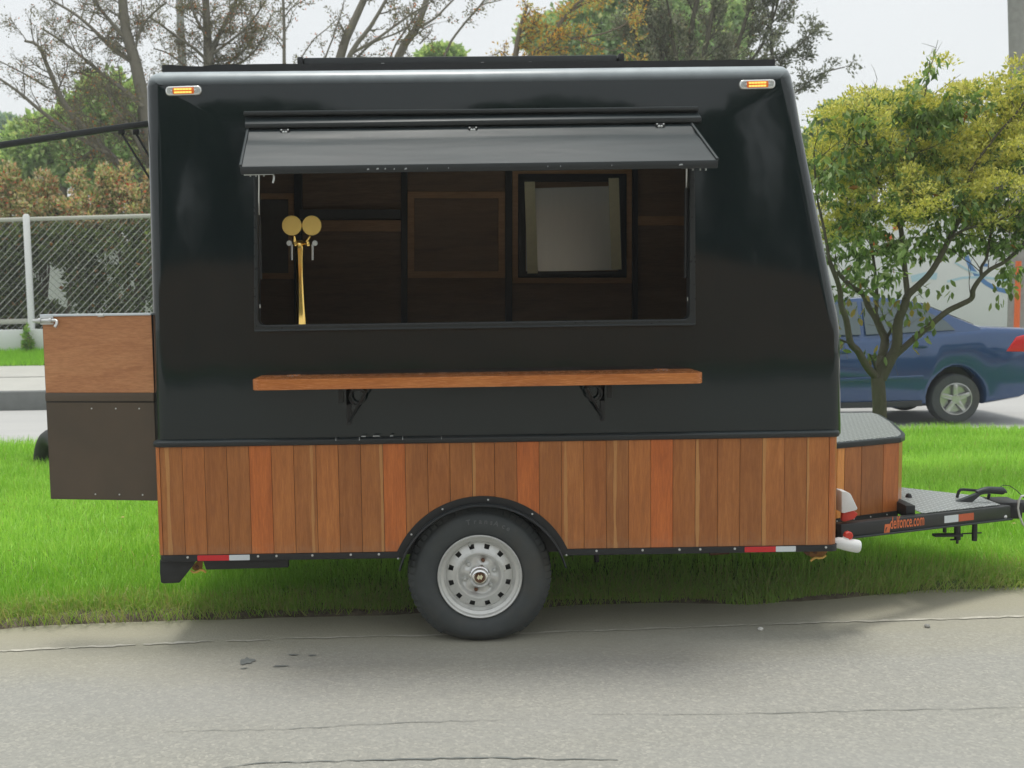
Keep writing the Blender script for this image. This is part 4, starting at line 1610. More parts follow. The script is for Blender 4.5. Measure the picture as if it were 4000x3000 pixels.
MB().tube([dpt(dl + 0.032, 0.026, bz - 0.003), dpt(dl - 0.085, 0.026, bz - 0.001), dpt(dl - 0.094, 0.030, bz - 0.006), dpt(dl - 0.096, 0.036, bz - 0.02), dpt(dl - 0.090, 0.044, bz - 0.034)],
          [0.0075, 0.0075, 0.0078, 0.008, 0.0085], 10).build("sliding_bolt", "galvanised", door, smooth=True)
for u in (dl - 0.004, dl - 0.060):
    MB().tube([dpt(u - 0.006, 0.026, bz - 0.002), dpt(u + 0.006, 0.026, bz - 0.002)], 0.013, 12).build("bolt_collar", "galvanised", door, smooth=True)
MB().tube([dpt(dl * 0.42, 0.012, dz1 - 0.008), dpt(dl * 0.42 + 0.03, 0.012, dz1 - 0.009)], 0.008, 8).build("cap_clip", "galvanised", door, smooth=True)

# raised upper hatch arm at the rear, with its struts
arm = [at(-180, 594, Y=YS + 0.30), at(0, 568, Y=YS + 0.30), at(300, 523, Y=YS + 0.30), at(480, 497, Y=YS + 0.30), at(582, 484, Y=YS + 0.30)]
m = MB()
V = []
for p in arm:
    for (yy, zz) in ((-0.015, -0.015), (0.015, -0.015), (0.015, 0.015), (-0.015, 0.015)):
        V.append((p.x, p.y + yy, p.z + zz))
F = []
for k in range(len(arm) - 1):
    for q in range(4):
        F.append((4 * k + q, 4 * k + (q + 1) % 4, 4 * k + 4 + (q + 1) % 4, 4 * k + 4 + q))
ha = m.add(V, F + [(3, 2, 1, 0), (16, 17, 18, 19)]).build("hatch_arm", "dull_black_paint", TR, bevel=0.004)
for (xa, ya, xb, yb, dyy) in ((475, 522, 590, 705, 0.0), (532, 524, 600, 640, 0.4)):
    p0, p1 = at(xa, ya, Y=YS + 0.30 + dyy * .2), at(xb, yb, Y=YS + 0.30 + dyy * .2)
    MB().tube([p0, p1], 0.0055, 8).build("hatch_strut", "frame_black", ha, smooth=True)
    MB().box(p0.x - 0.014, p0.x + 0.014, p0.y - 0.012, p0.y + 0.012, p0.z - 0.004, p0.z + 0.025).build("strut_lug", "frame_black", ha, bevel=0.003)

# ---- tool box on the drawbar
zt_ = 0.885
P = [at(3262, 1737, Z=zt_), at(3520, 1707, Z=zt_), at(3536, 1699, Z=zt_), at(3534, 1690, Z=zt_), at(3488, 1647, Z=zt_), at(3440, 1619, Z=zt_), at(3410, 1611, Z=zt_), at(3300, 1611, Z=zt_)]
P = [(p.x, p.y) for p in P]
P[0] = (XR + 0.005, P[0][1])
P[-1] = (XR + 0.005, P[-1][1])
tb = MB().slab(inset(P, 0.030), 0.475, zt_ - 0.02).build("tool_box", "frame_black", TR)
MB().slab(P, zt_ - 0.030, zt_ - 0.001).build("box_lid", "dull_black_paint", tb, bevel=0.004)
MB().slab(inset(P, 0.022), zt_ - 0.0005, zt_ + 0.002).build("tread_plate", "tread_plate", tb)
PB = inset(P, 0.010)
A, B = Vector(PB[0]), Vector(PB[1])
A = Vector(P[0]).lerp(Vector(PB[0]), 1.0)
A.x = XR + 0.004
fr = [0, 0.16, 0.255, 0.345, 0.545, 0.81, 1.0]
cols = [(0.78, 0.74, 0.7, 0), (1.75, 1.95, 1.7, 0), (1.85, 2.05, 1.85, 0), (1.0, 0.95, 0.9, 0), (0.82, 0.8, 0.8, 0), (1.12, 0.95, 0.85, 0)]
dv = (B - A)
nv = Vector((dv.y, -dv.x)).normalized()
for k in range(6):
    a_, b_ = A + dv * (fr[k] + 0.003), A + dv * (fr[k + 1] - 0.003)
    q = [(a_.x, a_.y), (b_.x, b_.y), (b_.x - nv.x * .014, b_.y - nv.y * .014), (a_.x - nv.x * .014, a_.y - nv.y * .014)]
    o = MB().slab(q, 0.49, zt_ - 0.032).build("box_plank", "plank_wood", tb)
    o.color = cols[k]
# front face planks
for (i0, i1, n_) in ((1, 3, 1), (3, 5, 3)):
    a0_, b0_ = Vector(PB[i0]), Vector(PB[i1])
    d_ = b0_ - a0_
    nn_ = Vector((d_.y, -d_.x)).normalized()
    for k in range(n_):
        a_, b_ = a0_ + d_ * (k / n_ + .005), a0_ + d_ * ((k + 1) / n_ - .005)
        q = [(a_.x, a_.y), (b_.x, b_.y), (b_.x - nn_.x * .014, b_.y - nn_.y * .014), (a_.x - nn_.x * .014, a_.y - nn_.y * .014)]
        o = MB().slab(q, 0.49, zt_ - 0.032).build("box_plank", "plank_wood", tb)
        o.color = (1.1, .95, .88, 0)
q = [(A.x, A.y - 0.004), (B.x, B.y - 0.004), (B.x, B.y + 0.02), (A.x, A.y + 0.02)]
MB().slab(q, 0.462, 0.4885).build("box_base", "frame_black", tb)
for k in range(5):
    t = (k + 0.3) / 5
    c = A + dv * t
    MB().lathe([(0.004, 0), (0.004, -0.003), (0, -0.004)], (c.x, c.y - 0.006, 0.478), 'Y', 8).build("rivet", "galvanised", tb, smooth=True)

# drawbar: two converging channels, plate, coupler
YC = YS + WID / 2


def beam(p0t, p0b, p1t, p1b, th, name, fl_=True, sg=1):
    m = MB()
    d = (p1t - p0t)
    n = Vector((d.y, -d.x, 0)).normalized() * (th / 2)
    V = [p0b + n, p0b - n, p0t - n, p0t + n, p1b + n, p1b - n, p1t - n, p1t + n]
    m.add(V, [(0, 1, 2, 3), (7, 6, 5, 4), (0, 4, 5, 1), (1, 5, 6, 2), (2, 6, 7, 3), (3, 7, 4, 0)])
    return m.build(name, "frame_black", TR, bevel=0.004), n


B0t, B0b = at(3270, 2045, Y=YS + 0.16), at(3270, 2104, Y=YS + 0.16)
B1t, B1b = at(3932, 1972, Y=YC - 0.10), at(3932, 2027, Y=YC - 0.10)
db, nb = beam(B0t, B0b, B1t, B1b, 0.05, "drawbar")
d_ = (B1b - B0b)
# lower flange
m = MB()
fl0, fl1 = B0b + Vector((0, 0, 0.0)), B1b + Vector((0, 0, 0.0))
n2 = nb * 1.5
m.add([fl0 + n2, fl0 - nb, fl1 - nb, fl1 + n2, fl0 + n2 + Vector((0, 0, .008)), fl0 - nb + Vector((0, 0, .008)), fl1 - nb + Vector((0, 0, .008)), fl1 + n2 + Vector((0, 0, .008))],
      [(0, 1, 2, 3), (7, 6, 5, 4), (0, 4, 5, 1), (1, 5, 6, 2), (2, 6, 7, 3), (3, 7, 4, 0)])
m.build("lower_flange", "dull_black_paint", db, bevel=0.002)
F0t = Vector((XR, YS + WID - 0.16, B0t.z))
F0b = Vector((XR, YS + WID - 0.16, B0b.z))
F1t, F1b = Vector((B1t.x, YC + 0.10, B1t.z)), Vector((B1b.x, YC + 0.10, B1b.z))
beam(F0t, F0b, F1t, F1b, 0.05, "drawbar")
# tread plate deck on the drawbar
zd = B1t.z + 0.004
xk = at(3585, 2010, Y=YC - 0.4).x


def beam_y(x, near_=True):
    t = (x - B0t.x) / (B1t.x - B0t.x)
    return (B0t.y + (B1t.y - B0t.y) * t) if near_ else (F0t.y + (F1t.y - F0t.y) * t)


def beam_z(x):
    t = (x - B0t.x) / (B1t.x - B0t.x)
    return B0t.z + (B1t.z - B0t.z) * t


V = []
xe = B1t.x - 0.05
for (xx, yy) in ((xk, beam_y(xk)), (xe, beam_y(xe)), (xe, beam_y(xe, False)), (xk, beam_y(xk, False))):
    V.append((xx, yy, beam_z(xx) + 0.003))
V += [(v[0], v[1], v[2] + 0.003) for v in V]
MB().add(V, [(0, 3, 2, 1), (4, 5, 6, 7), (0, 1, 5, 4), (1, 2, 6, 5), (2, 3, 7, 6), (3, 0, 4, 7)]).build("deck_plate", "tread_plate", db)
xk0 = at(3534, 2000, Y=YC - 0.4).x
MB().box(xk0 - 0.02, xk0 + 0.03, beam_y(xk0) + 0.03, beam_y(xk0, False) - 0.03, beam_z(xk0) - 0.02, beam_z(xk0) + 0.045).build("cross_member", "frame_black", db, bevel=0.004)
c = at(3549, 1960, Y=YC)
MB().lathe([(0.018, -0.06), (0.018, 0.03), (0.012, 0.045), (0, 0.05)], c, 'Z', 12).build("jockey_clamp", "frame_black", db, smooth=True)
# coupler head
cx_ = B1t.x
MB().box(cx_ - 0.04, cx_ + 0.10, YC - 0.085, YC + 0.085, B1b.z - 0.005, B1t.z + 0.010).build("coupler_block", "frame_black", db, bevel=0.008)
MB().tube([(cx_ + 0.08, YC, B1t.z - 0.03), (cx_ + 0.24, YC, B1t.z - 0.03), (cx_ + 0.34, YC, B1t.z - 0.035)], [0.038, 0.036, 0.045], 14).build("coupler", "frame_black", db, smooth=True)
MB().tube([at(3902, 2020, Y=YC - 0.14) + Vector((0, 0, 0)), at(3930, 2018, Y=YC - 0.14)], 0.012, 8).build("coupler_bolt", "galvanised", db, smooth=True)
# handbrake lever and grab handle
HB = [at(3675, 1992, Y=YC - 0.05), at(3700, 1992, Y=YC - 0.05), at(3770, 1985, Y=YC - 0.05), at(3782, 1960, Y=YC - 0.05), at(3822, 1925, Y=YC - 0.05), at(3818, 1917, Y=YC - 0.05), at(3700, 1965, Y=YC - 0.05), at(3690, 1972, Y=YC - 0.05)]
hb = MB().prism([(p.x, p.z) for p in HB], YC - 0.09, YC - 0.06).build("handbrake_bracket", "dull_black_paint", db, bevel=0.003)
MB().tube([at(a, b, Y=YC - 0.075) for a, b in ((3815, 1925), (3838, 1918), (3860, 1914), (3915, 1917), (3922, 1922))], [0.016, 0.019, 0.020, 0.021, 0.017], 12).build("handbrake_grip", "dull_black_paint", hb, smooth=True)
MB().tube([at(3918, 1922, Y=YC - 0.075), at(3932, 1922, Y=YC - 0.075)], 0.006, 8).build("release_button", "frame_black", hb, smooth=True)
MB().tube([at(a, b, Y=YC + 0.03) for a, b in ((3738, 1944), (3745, 1920), (3752, 1913), (3765, 1912), (3838, 1918), (3858, 1922), (3864, 1932), (3858, 1956))], 0.0085, 8).build("grab_handle", "frame_black", db, smooth=True)
# breakaway cable
MB().tube([at(a, b, Y=YC - 0.08) for a, b in ((3908, 1900), (3925, 1895), (3945, 1898), (3970, 1915), (3995, 1938), (4020, 1970))], 0.0022, 6).build("thin_cable", "frame_black", db, smooth=True)
MB().tube([at(a, b, Y=YC - 0.11) for a, b in ((4010, 1935), (3990, 1938), (3980, 1955), (3976, 1985), (3982, 2015), (3995, 2045), (4015, 2070))], 0.006, 8).build("thick_cable", "galvanised", db, smooth=True)
# jack and chain gear below the beam
jk = MB().box(at(3646, 2080, Y=YC - 0.25).x, at(3757, 2080, Y=YC - 0.25).x, YC - 0.27, YC - 0.23, at(3750, 2094, Y=YC - 0.25).z, at(3750, 2084, Y=YC - 0.25).z).build("jack_body", "frame_black", db, bevel=0.003)
for (x0, y0, x1, y1, rr) in ((3690, 2050, 3690, 2080, .010), (3739, 2040, 3740, 2108, .017), (3740, 2100, 3739, 2123, .007), (3712, 2108, 3744, 2107, .005), (3757, 2085, 3834, 2081, .004), (3808, 2035, 3806, 2112, .014)):
    MB().tube([at(x0, y0, Y=YC - 0.25), at((x0 + x1) / 2, (y0 + y1) / 2, Y=YC - 0.25), at(x1, y1, Y=YC - 0.25)], rr, 10).build("jack_rod", "frame_black", jk, smooth=True)

# lettering and reflective tape on the near beam
bu = (B1t - B0t).normalized()
bn = nb.normalized()
if bn.y > 0:
    bn = -bn
bv = Vector((0, 0, 1))
ns_ = nb if nb.y < 0 else -nb


def on_beam(px, frac):
    """point on the near face of the beam: column px, height fraction"""
    lo, hi = 0.0, 1.0
    tgt = px
    for _ in range(40):
        mid = (lo + hi) / 2
        p = B0t.lerp(B1t, mid) + ns_
        q = CM.inverted() @ p
        sx_ = q.x / -q.z * FPX + PX
        if sx_ < tgt:
            lo = mid
        else:
            hi = mid
    t = (lo + hi) / 2
    return B0b.lerp(B1b, t).lerp(B0t.lerp(B1t, t), frac) + ns_ + bn * 0.0015


p0, p1 = on_beam(3476, 0.34), on_beam(3609, 0.34)
Vt, Ft = text_mb("delfonce.com", 1.0, 0.0, 0.014)
wx = max(v.x for v in Vt) - min(v.x for v in Vt)
x0 = min(v.x for v in Vt)
kx = (p1 - p0).length / wx
kz = kx * 1.75
MB().add([p0 + (p1 - p0).normalized() * ((v.x - x0) * kx) + Vector((0, 0, v.y * kz)) for v in Vt], Ft).build("website_lettering", "decal_orange", db)
l0, l1 = on_beam(3452, 0.10), on_beam(3474, 0.10)
dl_ = (l1 - l0)
hh = 0.045
MB().add([l0, l1, l1 + Vector((0, 0, hh)) + dl_ * 0.15, l0 + Vector((0, 0, hh)) + dl_ * 0.15], [(0, 1, 2, 3)]).build("logo_square", "decal_orange", db)
Vt, Ft = text_mb("f", 1.0, 0.0, 0.05, 0.3)
x0 = min(v.x for v in Vt)
k_ = 0.027
MB().add([l0 + bn * 0.0015 + dl_.normalized() * (0.008 + (v.x - x0) * k_) + Vector((0, 0, 0.010 + v.y * k_)) for v in Vt], Ft).build("logo_letter", "frame_black", db)
for (xa, xb, mt) in ((3688, 3743, "tape_white"), (3744, 3803, "tape_orange")):
    q0, q1 = on_beam(xa, 0.30), on_beam(xb, 0.30)
    q2, q3 = on_beam(xb, 0.80), on_beam(xa, 0.80)
    o = MB().add([q0, q1, q2, q3], [(0, 1, 2, 3)]).build("reflective_tape", mt, db)
    o["label"] = "white reflective tape" if mt == "tape_white" else "orange reflective tape"

# water pipes and red valves at the front corner
YP = YS + 0.10
MB().tube([at(a, b, Y=YP) for a, b in ((3255, 2122), (3275, 2120), (3300, 2125), (3325, 2130), (3350, 2134), (3356, 2135))], [0.022, 0.028, 0.031, 0.032, 0.032, 0.029], 16).build("white_pipe", "white_plastic", TR, smooth=True)
MB().tube([at(3301, 2112, Y=YP), at(3306, 2100, Y=YP)], 0.017, 12).build("pipe_neck", "white_plastic", TR, smooth=True)
MB().lathe([(0.0, -0.014), (0.018, -0.014), (0.022, -0.008), (0.022, 0.010), (0.0, 0.014)], at(3313, 2092, Y=YP), 'Y', 8).build("red_valve", "red_plastic", TR)
hd = xz([(3270, 1910), (3292, 1913), (3306, 1921), (3333, 1977), (3330, 1983), (3282, 1995), (3270, 1994)], YS + 0.22)
MB().prism(hd, YS + 0.16, YS + 0.24).build("white_tank", "white_plastic", TR, bevel=0.008)
MB().prism(xz([(3280, 1996), (3318, 1986), (3342, 2001), (3326, 2022), (3290, 2032), (3278, 2030)], YS + 0.22), YS + 0.18, YS + 0.21).build("red_valve", "red_plastic", TR, bevel=0.006)

# ---- beer tower standing on the counter inside
YT = YB + 0.24
bc = at(1178, 1275, Y=YT)
k_ = 5.3 / FPX
ztap = zw - 0.015
BT = thing("beer_tower", (bc.x, YT, ztap), "tall brass beer tower with two round medallions behind the hatch sill", "beer tap")


def tz(py):
    return at(1180, py, Y=YT).z


prof = [(0.045, 0.0), (0.047, tz(1290) - ztap), (0.034, tz(1262) - ztap), (0.027, tz(1215) - ztap), (0.0225, tz(1150) - ztap), (0.019, tz(1080) - ztap), (0.021, tz(1020) - ztap), (0.0255, tz(975) - ztap), (0.0262, tz(950) - ztap), (0.021, tz(940) - ztap), (0.0, tz(937) - ztap)]
prof = [p for i, p in enumerate(prof) if i == 0 or p[1] > 0.0]
MB().lathe(prof, (bc.x, YT, ztap), 'Z', 32).build("column", "brass", BT, smooth=True, angle=60)
MB().lathe([(0.075, 0.0), (0.075, 0.006), (0.06, 0.010), (0.0, 0.010)], (bc.x, YT, ztap), 'Z', 32).build("base_flange", "brass", BT, smooth=True)
for (x_, ang_) in ((1140, 0.05), (1218, -0.10)):
    c = at(x_, 881, Y=YT - 0.05)
    t_ = MB().lathe([(0.0, -0.0035), (0.0465, -0.0035), (0.0485, 0.0), (0.0465, 0.0035), (0.0, 0.0035)], c, 'Y', 40)
    t_.v = [(c.x + (v[0] - c.x) * math.cos(ang_) - (v[1] - c.y) * math.sin(ang_), c.y + (v[0] - c.x) * math.sin(ang_) + (v[1] - c.y) * math.cos(ang_), v[2]) for v in t_.v]
    t_.build("medallion", "brass_disc", BT, smooth=True, angle=50)
    xin = x_ + (14 if x_ < 1180 else -14)
    tap = MB().tube([at(x_ + (8 if x_ < 1180 else -6), 922, Y=YT - 0.045), at(xin - 4, 940, Y=YT - 0.04), at(xin, 958, Y=YT - 0.03)], [0.006, 0.010, 0.012], 10).build("tap_body", "brass", BT, smooth=True)
    MB().tube([at(xin, 950, Y=YT - 0.05), (bc.x + (-.015 if x_ < 1180 else .015), YT, tz(952))], 0.008, 10).build("shank", "brass", tap, smooth=True)
    xs_ = 1140 if x_ < 1180 else 1221
    MB().tube([at(xs_, 955, Y=YT - 0.06), at(xs_, 970, Y=YT - 0.06), at(xs_, 1016, Y=YT - 0.06)], [0.006, 0.0055, 0.0055], 10).build("spout", "galvanised", tap, smooth=True)
    MB().lathe([(0.0, -0.006), (0.013, -0.005), (0.014, 0.004), (0.0, 0.006)], at(x_ + (-10 if x_ < 1180 else 12), 950, Y=YT - 0.055), 'Y', 10).build("tap_collar", "galvanised", tap, smooth=True)
dt = MB().box(bc.x - 0.10, bc.x + 0.13, YT - 0.10, YT + 0.02, ztap, ztap + 0.008).build("drip_tray", "chrome", None, bevel=0.003)
tag(dt, "flat steel drip tray under the brass beer tower", "drip tray")

# ------------------------------------------------------------------ half-buried tyre on the verge
c = at(172, 1850, Z=0.03)
bt = MB()
prof = []
for k in range(14):
    a = 2 * math.pi * k / 14
    prof.append((0.33 + 0.09 * math.cos(a), 0.11 * math.sin(a)))
bt.lathe(prof, (0, 0, 0), 'Y', 48, closed=True)
ca, sa = math.cos(R(-52)), math.sin(R(-52))
bt.v = [(c.x + 0.06 + v[0] * ca - v[1] * sa, c.y + 0.15 + v[0] * sa + v[1] * ca, 0.02 + v[2]) for v in bt.v]
tag(bt.build("buried_tyre", "rubber", smooth=True), "old black tyre half sunk upright in the grass", "tyre")

# ------------------------------------------------------------------ car on the far road
YCAR = 12.9
wc = at(3737, 1583, Y=YCAR)
WZ = 0.30
wx_r = wc.x
wx_f = wx_r - 2.55
CAR = thing("blue_sedan", (wx_r - 1.3, YCAR + 0.8, 0), "dark blue sedan passing on the far road behind the small tree", "car")
CW = 1.66


def carx(px):
    return at(px, 1400, Y=YCAR).x


xr_end = wx_r + 1.02
side = [(wx_f - 0.78, 0.35), (wx_f - 0.80, 0.55), (wx_f - 0.70, 0.70), (wx_f - 0.1, 0.84), (wx_f + 0.45, 0.92), (wx_r - 0.2, 0.99), (wx_r + 0.35, 1.02), (xr_end - 0.08, 1.0), (xr_end, 0.88), (xr_end + 0.03, 0.62), (xr_end + 0.02, 0.42), (xr_end - 0.25, 0.30)]
archr = [(wx_r + 0.35 * math.cos(a), WZ + 0.02 + 0.35 * math.sin(a)) for a in np.linspace(-0.25, math.pi + 0.25, 14)]
archf = [(wx_f + 0.35 * math.cos(a), WZ + 0.02 + 0.35 * math.sin(a)) for a in np.linspace(-0.25, math.pi + 0.25, 14)]
outl = side + archr + [(wx_r - 0.6, 0.20), (wx_f + 0.6, 0.20)] + archf + [(wx_f - 0.5, 0.26)]
m = MB()
n = len(outl)
lay = [(0.06, 0.0, -0.0), (0.02, -0.0, 0.02), (0.0, 0, 0.06), (0.0, 0, CW - 0.06), (0.02, 0, CW - 0.02), (0.06, 0, CW)]
V = []
for ins, _, dy_ in lay:
    P = inset(outl, ins) if ins else outl
    for p in P:
        bul = 0.045 * max(0, 1 - ((p[1] - 0.60) / 0.45) ** 2)
        yy = YCAR + dy_ + (-bul + 0.03 if dy_ < 0.5 else bul - 0.03)
        V.append((p[0], yy, p[1]))
F = [tuple(range(n)), tuple(range(6 * n - 1, 5 * n - 1, -1))]
for k in range(5):
    F += [(k * n + i, (k + 1) * n + i, (k + 1) * n + (i + 1) % n, k * n + (i + 1) % n) for i in range(n)]
# side skin as bands so that the bulge shades smoothly
body = m.add(V, F[2:])
mm = bmesh.new()
bb = MB().add(V, F[2:])
# fill both sides with triangles
def fill_side(loop_pts, flip):
    b = bmesh.new()
    vs = [b.verts.new(p) for p in loop_pts]
    es = [b.edges.new((vs[i], vs[(i + 1) % len(vs)])) for i in range(len(vs))]
    bmesh.ops.triangle_fill(b, use_beauty=True, edges=es)
    b.verts.index_update()
    r_ = ([tuple(v.co) for v in b.verts], [tuple(v.index for v in f.verts) for f in b.faces])
    b.free()
    return r_


for lo, fp in ((V[:n], False), (V[5 * n:], True)):
    vv, ff = fill_side(lo, fp)
    bb.add(vv, ff)
body = bb.build("body", "car_blue", CAR, smooth=True, angle=32)
# greenhouse
ins_ = 0.14
base = [(wx_f + 0.35, 0.90), (wx_r + 0.42, 1.01)]
roof = [(wx_f + 1.05, 1.36), (wx_r - 0.55, 1.38), (wx_r - 0.30, 1.33), (wx_f + 0.85, 1.30)]
gh = [(wx_f + 0.30, 0.90), (wx_f + 0.92, 1.30), (wx_f + 1.12, 1.375), (wx_f + 1.6, 1.405), (wx_r - 0.75, 1.39), (wx_r - 0.42, 1.335), (wx_r + 0.30, 1.015), (wx_r + 0.3, 0.97), (wx_f + 0.4, 0.86)]
m = MB()
n = len(gh)
V = []
for side_ in (0, 1):
    for p in gh:
        tuck = 0.02 + (p[1] - 0.95) * 0.42
        tuck = max(0.02, tuck)
        V.append((p[0], YCAR + tuck if side_ == 0 else YCAR + CW - tuck, p[1]))
m.add(V, [tuple(range(n)), tuple(range(2 * n - 1, n - 1, -1))] + [(i, (i + 1) % n, n + (i + 1) % n, n + i) for i in range(n)])
m.build("roof", "car_blue", CAR, bevel=0.02, angle=30)


def car_side_panel(P, name, mat, off=0.006):
    V = []
    for p in P:
        tuck = max(0.02, 0.02 + (p[1] - 0.95) * 0.42)
        V.append((p[0], YCAR + tuck - off, p[1]))
    V += [(v[0], v[1] + off * 0.7, v[2]) for v in V]
    k = len(P)
    MB().add(V, [tuple(range(k)), tuple(range(2 * k - 1, k - 1, -1))] + [(i, k + i, k + (i + 1) % k, (i + 1) % k) for i in range(k)]).build(name, mat, CAR)


xb_ = wx_f + 1.42
car_side_panel([(wx_f + 0.62, 0.97), (wx_f + 0.98, 1.26), (wx_f + 1.15, 1.33), (xb_ - 0.03, 1.35), (xb_ - 0.03, 0.97)], "side_window", "car_glass")
car_side_panel([(xb_ + 0.03, 0.97), (xb_ + 0.03, 1.35), (wx_r - 0.72, 1.34), (wx_r - 0.42, 1.27), (wx_r - 0.12, 1.10), (wx_r - 0.02, 1.00)], "side_window", "car_glass")
# rear window
V = [(wx_r - 0.36, YCAR + 0.22, 1.318), (wx_r - 0.36, YCAR + CW - .22, 1.318), (wx_r + 0.24, YCAR + CW - .13, 1.052), (wx_r + 0.24, YCAR + .13, 1.052)]
nrm_ = Vector((0.4, 0, 0.9)).normalized() * 0.006
MB().add([Vector(v) + nrm_ for v in V] + [Vector(v) for v in V], [(0, 1, 2, 3), (7, 6, 5, 4), (0, 4, 5, 1), (1, 5, 6, 2), (2, 6, 7, 3), (3, 7, 4, 0)]).build("rear_window", "car_glass", CAR)
MB().prism([(wx_f + 0.45, 0.52), (wx_r - 0.42, 0.56), (wx_r - 0.42, 0.60), (wx_f + 0.45, 0.56)], YCAR - 0.028, YCAR - 0.005).build("side_moulding", "car_blue", CAR, bevel=0.004)
MB().prism([(wx_f + 0.42, 0.20), (wx_r - 0.42, 0.22), (wx_r - 0.42, 0.29), (wx_f + 0.42, 0.27)], YCAR - 0.004, YCAR + 0.03).build("sill", "car_trim", CAR, bevel=0.004)
TL_ = MB().prism([(wx_r + 0.58, 0.80), (wx_r + 0.70, 0.93), (xr_end - 0.04, 0.98), (xr_end + 0.030, 0.90), (xr_end + 0.035, 0.79)], YCAR - 0.012, YCAR + 0.25).build("tail_light", "car_lamp", CAR, bevel=0.01)
for xx, yy in ((wx_f + 1.18, 0.82), (wx_f + 2.1, 0.86)):
    MB().box(xx - 0.07, xx + 0.07, YCAR - 0.035, YCAR - 0.01, yy - 0.012, yy + 0.012).build("door_handle", "car_blue", CAR, bevel=0.005)
for wx_ in (wx_f, wx_r):
    for yy, sgn in ((YCAR + 0.02, 1), (YCAR + CW - 0.02, -1)):
        o = bpy.data.objects.new("wheel", None)
        COL.objects.link(o)
        o.location = (wx_, yy, WZ)
        attach(o, CAR)
        cc = (wx_, yy, WZ)
        MB().lathe([(0.19, 0.02 * sgn), (0.20, 0.0), (0.25, -0.004 * sgn), (0.285, 0.005 * sgn), (0.30, 0.03 * sgn), (0.30, 0.17 * sgn), (0.19, 0.19 * sgn)], cc, 'Y', 40, closed=True).build("tyre", "tyre_rubber", o, smooth=True)
        MB().lathe([(0.195, 0.015 * sgn), (0.195, -0.002 * sgn), (0.185, -0.004 * sgn), (0.178, 0.02 * sgn), (0.16, 0.06 * sgn), (0.0, 0.06 * sgn)], cc, 'Y', 40, cap=False).build("rim", "alloy", o, smooth=True)
        if sgn > 0:
            for k in range(5):
                a = 2 * math.pi * k / 5 + 0.35
                u_ = Vector((math.cos(a), 0, math.sin(a)))
                t_ = Vector((-math.sin(a), 0, math.cos(a)))
                c_ = Vector(cc) + Vector((0, 0.004, 0))
                V = [c_ + u_ * 0.03 - t_ * 0.03, c_ + u_ * 0.03 + t_ * 0.03, c_ + u_ * 0.18 + t_ * 0.022, c_ + u_ * 0.18 - t_ * 0.022]
                V += [v + Vector((0, 0.03, 0)) for v in V]
                MB().add(V, [(0, 1, 2, 3), (7, 6, 5, 4), (0, 4, 5, 1), (1, 5, 6, 2), (2, 6, 7, 3), (3, 7, 4, 0)]).build("spoke", "alloy", o, bevel=0.004)
            MB().lathe([(0.05, 0.03), (0.05, 0.0), (0.0, -0.004)], cc, 'Y', 16).build("hub_cap", "alloy", o, smooth=True)
MB().prism([(wx_r - 0.37, 0.2), (wx_r + 0.37, 0.2), (wx_r + 0.37, 0.68), (wx_r - 0.37, 0.68)], YCAR + 0.22, YCAR + 0.24).build("wheel_well", "car_trim", CAR)
MB().prism([(wx_f - 0.37, 0.2), (wx_f + 0.37, 0.2), (wx_f + 0.37, 0.68), (wx_f - 0.37, 0.68)], YCAR + 0.22, YCAR + 0.24).build("wheel_well", "car_trim", CAR)

def lift(z):
    return z + min(0.14, max(0.0, z - 0.6) * 0.33)


for ch in CAR.children:
    if ch.type == 'MESH':
        z0 = WORLD[ch.name].to_translation().z
        for v in ch.data.vertices:
            v.co.z = lift(v.co.z + z0) - z0

# ------------------------------------------------------------------ fence, low wall, painted wall, pole
YFN = 22.0
FE = thing("chain_link_fence", (at(115, 1285, Y=YFN).x, YFN, 0.95), "chain link fence with one white post above the low white wall", "fence")
fz0 = at(60, 1288, Y=YFN).z
zrail_a, zrail_b = at(-300, 868, Y=YFN), at(600, 843, Y=YFN)
sl = (zrail_b.z - zrail_a.z) / (zrail_b.x - zrail_a.x)
xe0, xe1 = -13.5, -1.0


def rz(x):
    return zrail_a.z + (x - zrail_a.x) * sl


MB().tube([(xe0, YFN, rz(xe0)), (xe1, YFN, rz(xe1))], 0.045, 10).build("top_rail", "rail_grey", FE, smooth=True)
zb_ = at(60, 1263, Y=YFN).z
MB().tube([(xe0, YFN, zb_), (xe1, YFN, zb_ + 0.1)], 0.055, 10).build("bottom_rail", "rail_grey", FE, smooth=True)
for xx in (at(115, 1000, Y=YFN).x - 3.1, at(115, 1000, Y=YFN).x, at(115, 1000, Y=YFN).x + 3.1, at(115, 1000, Y=YFN).x + 6.2):
    MB().tube([(xx, YFN - 0.07, fz0 - 0.1), (xx, YFN - 0.07, rz(xx) + 0.06), (xx, YFN - 0.07, rz(xx) + 0.10)], [0.068, 0.068, 0.04], 12).build("post", "post_white", FE, smooth=True)
m = MB()
m2 = MB()
zb2 = fz0 + 0.02
hgt = rz(-8) - zb2
k = 0
xx = xe0 - hgt
while xx < xe1:
    k += 1
    for (b_, sx_) in ((m, 1), (m2, -1)):
        if b_ is m2 and False:
            continue
        x0, x1 = (xx, xx + hgt) if sx_ == 1 else (xx + hgt, xx)
        pts = []
        for q in range(9):
            t = q / 8
            xq = x0 + (x1 - x0) * t
            if xe0 <= xq <= xe1:
                pts.append((xq + random.uniform(-.006, .006), YFN + 0.02 * sx_, zb2 + (rz(xq) - zb2) * t))
        if len(pts) > 1:
            b_.tube(pts, (0.0095 if (k % 3) else 0.005) if sx_ == 1 else 0.004, 3, caps=False)
    xx += 0.145
stuff(m.build("wire_mesh", "wire_pale", FE))
stuff(m2.build("cross_wires", "wire_dark", FE))
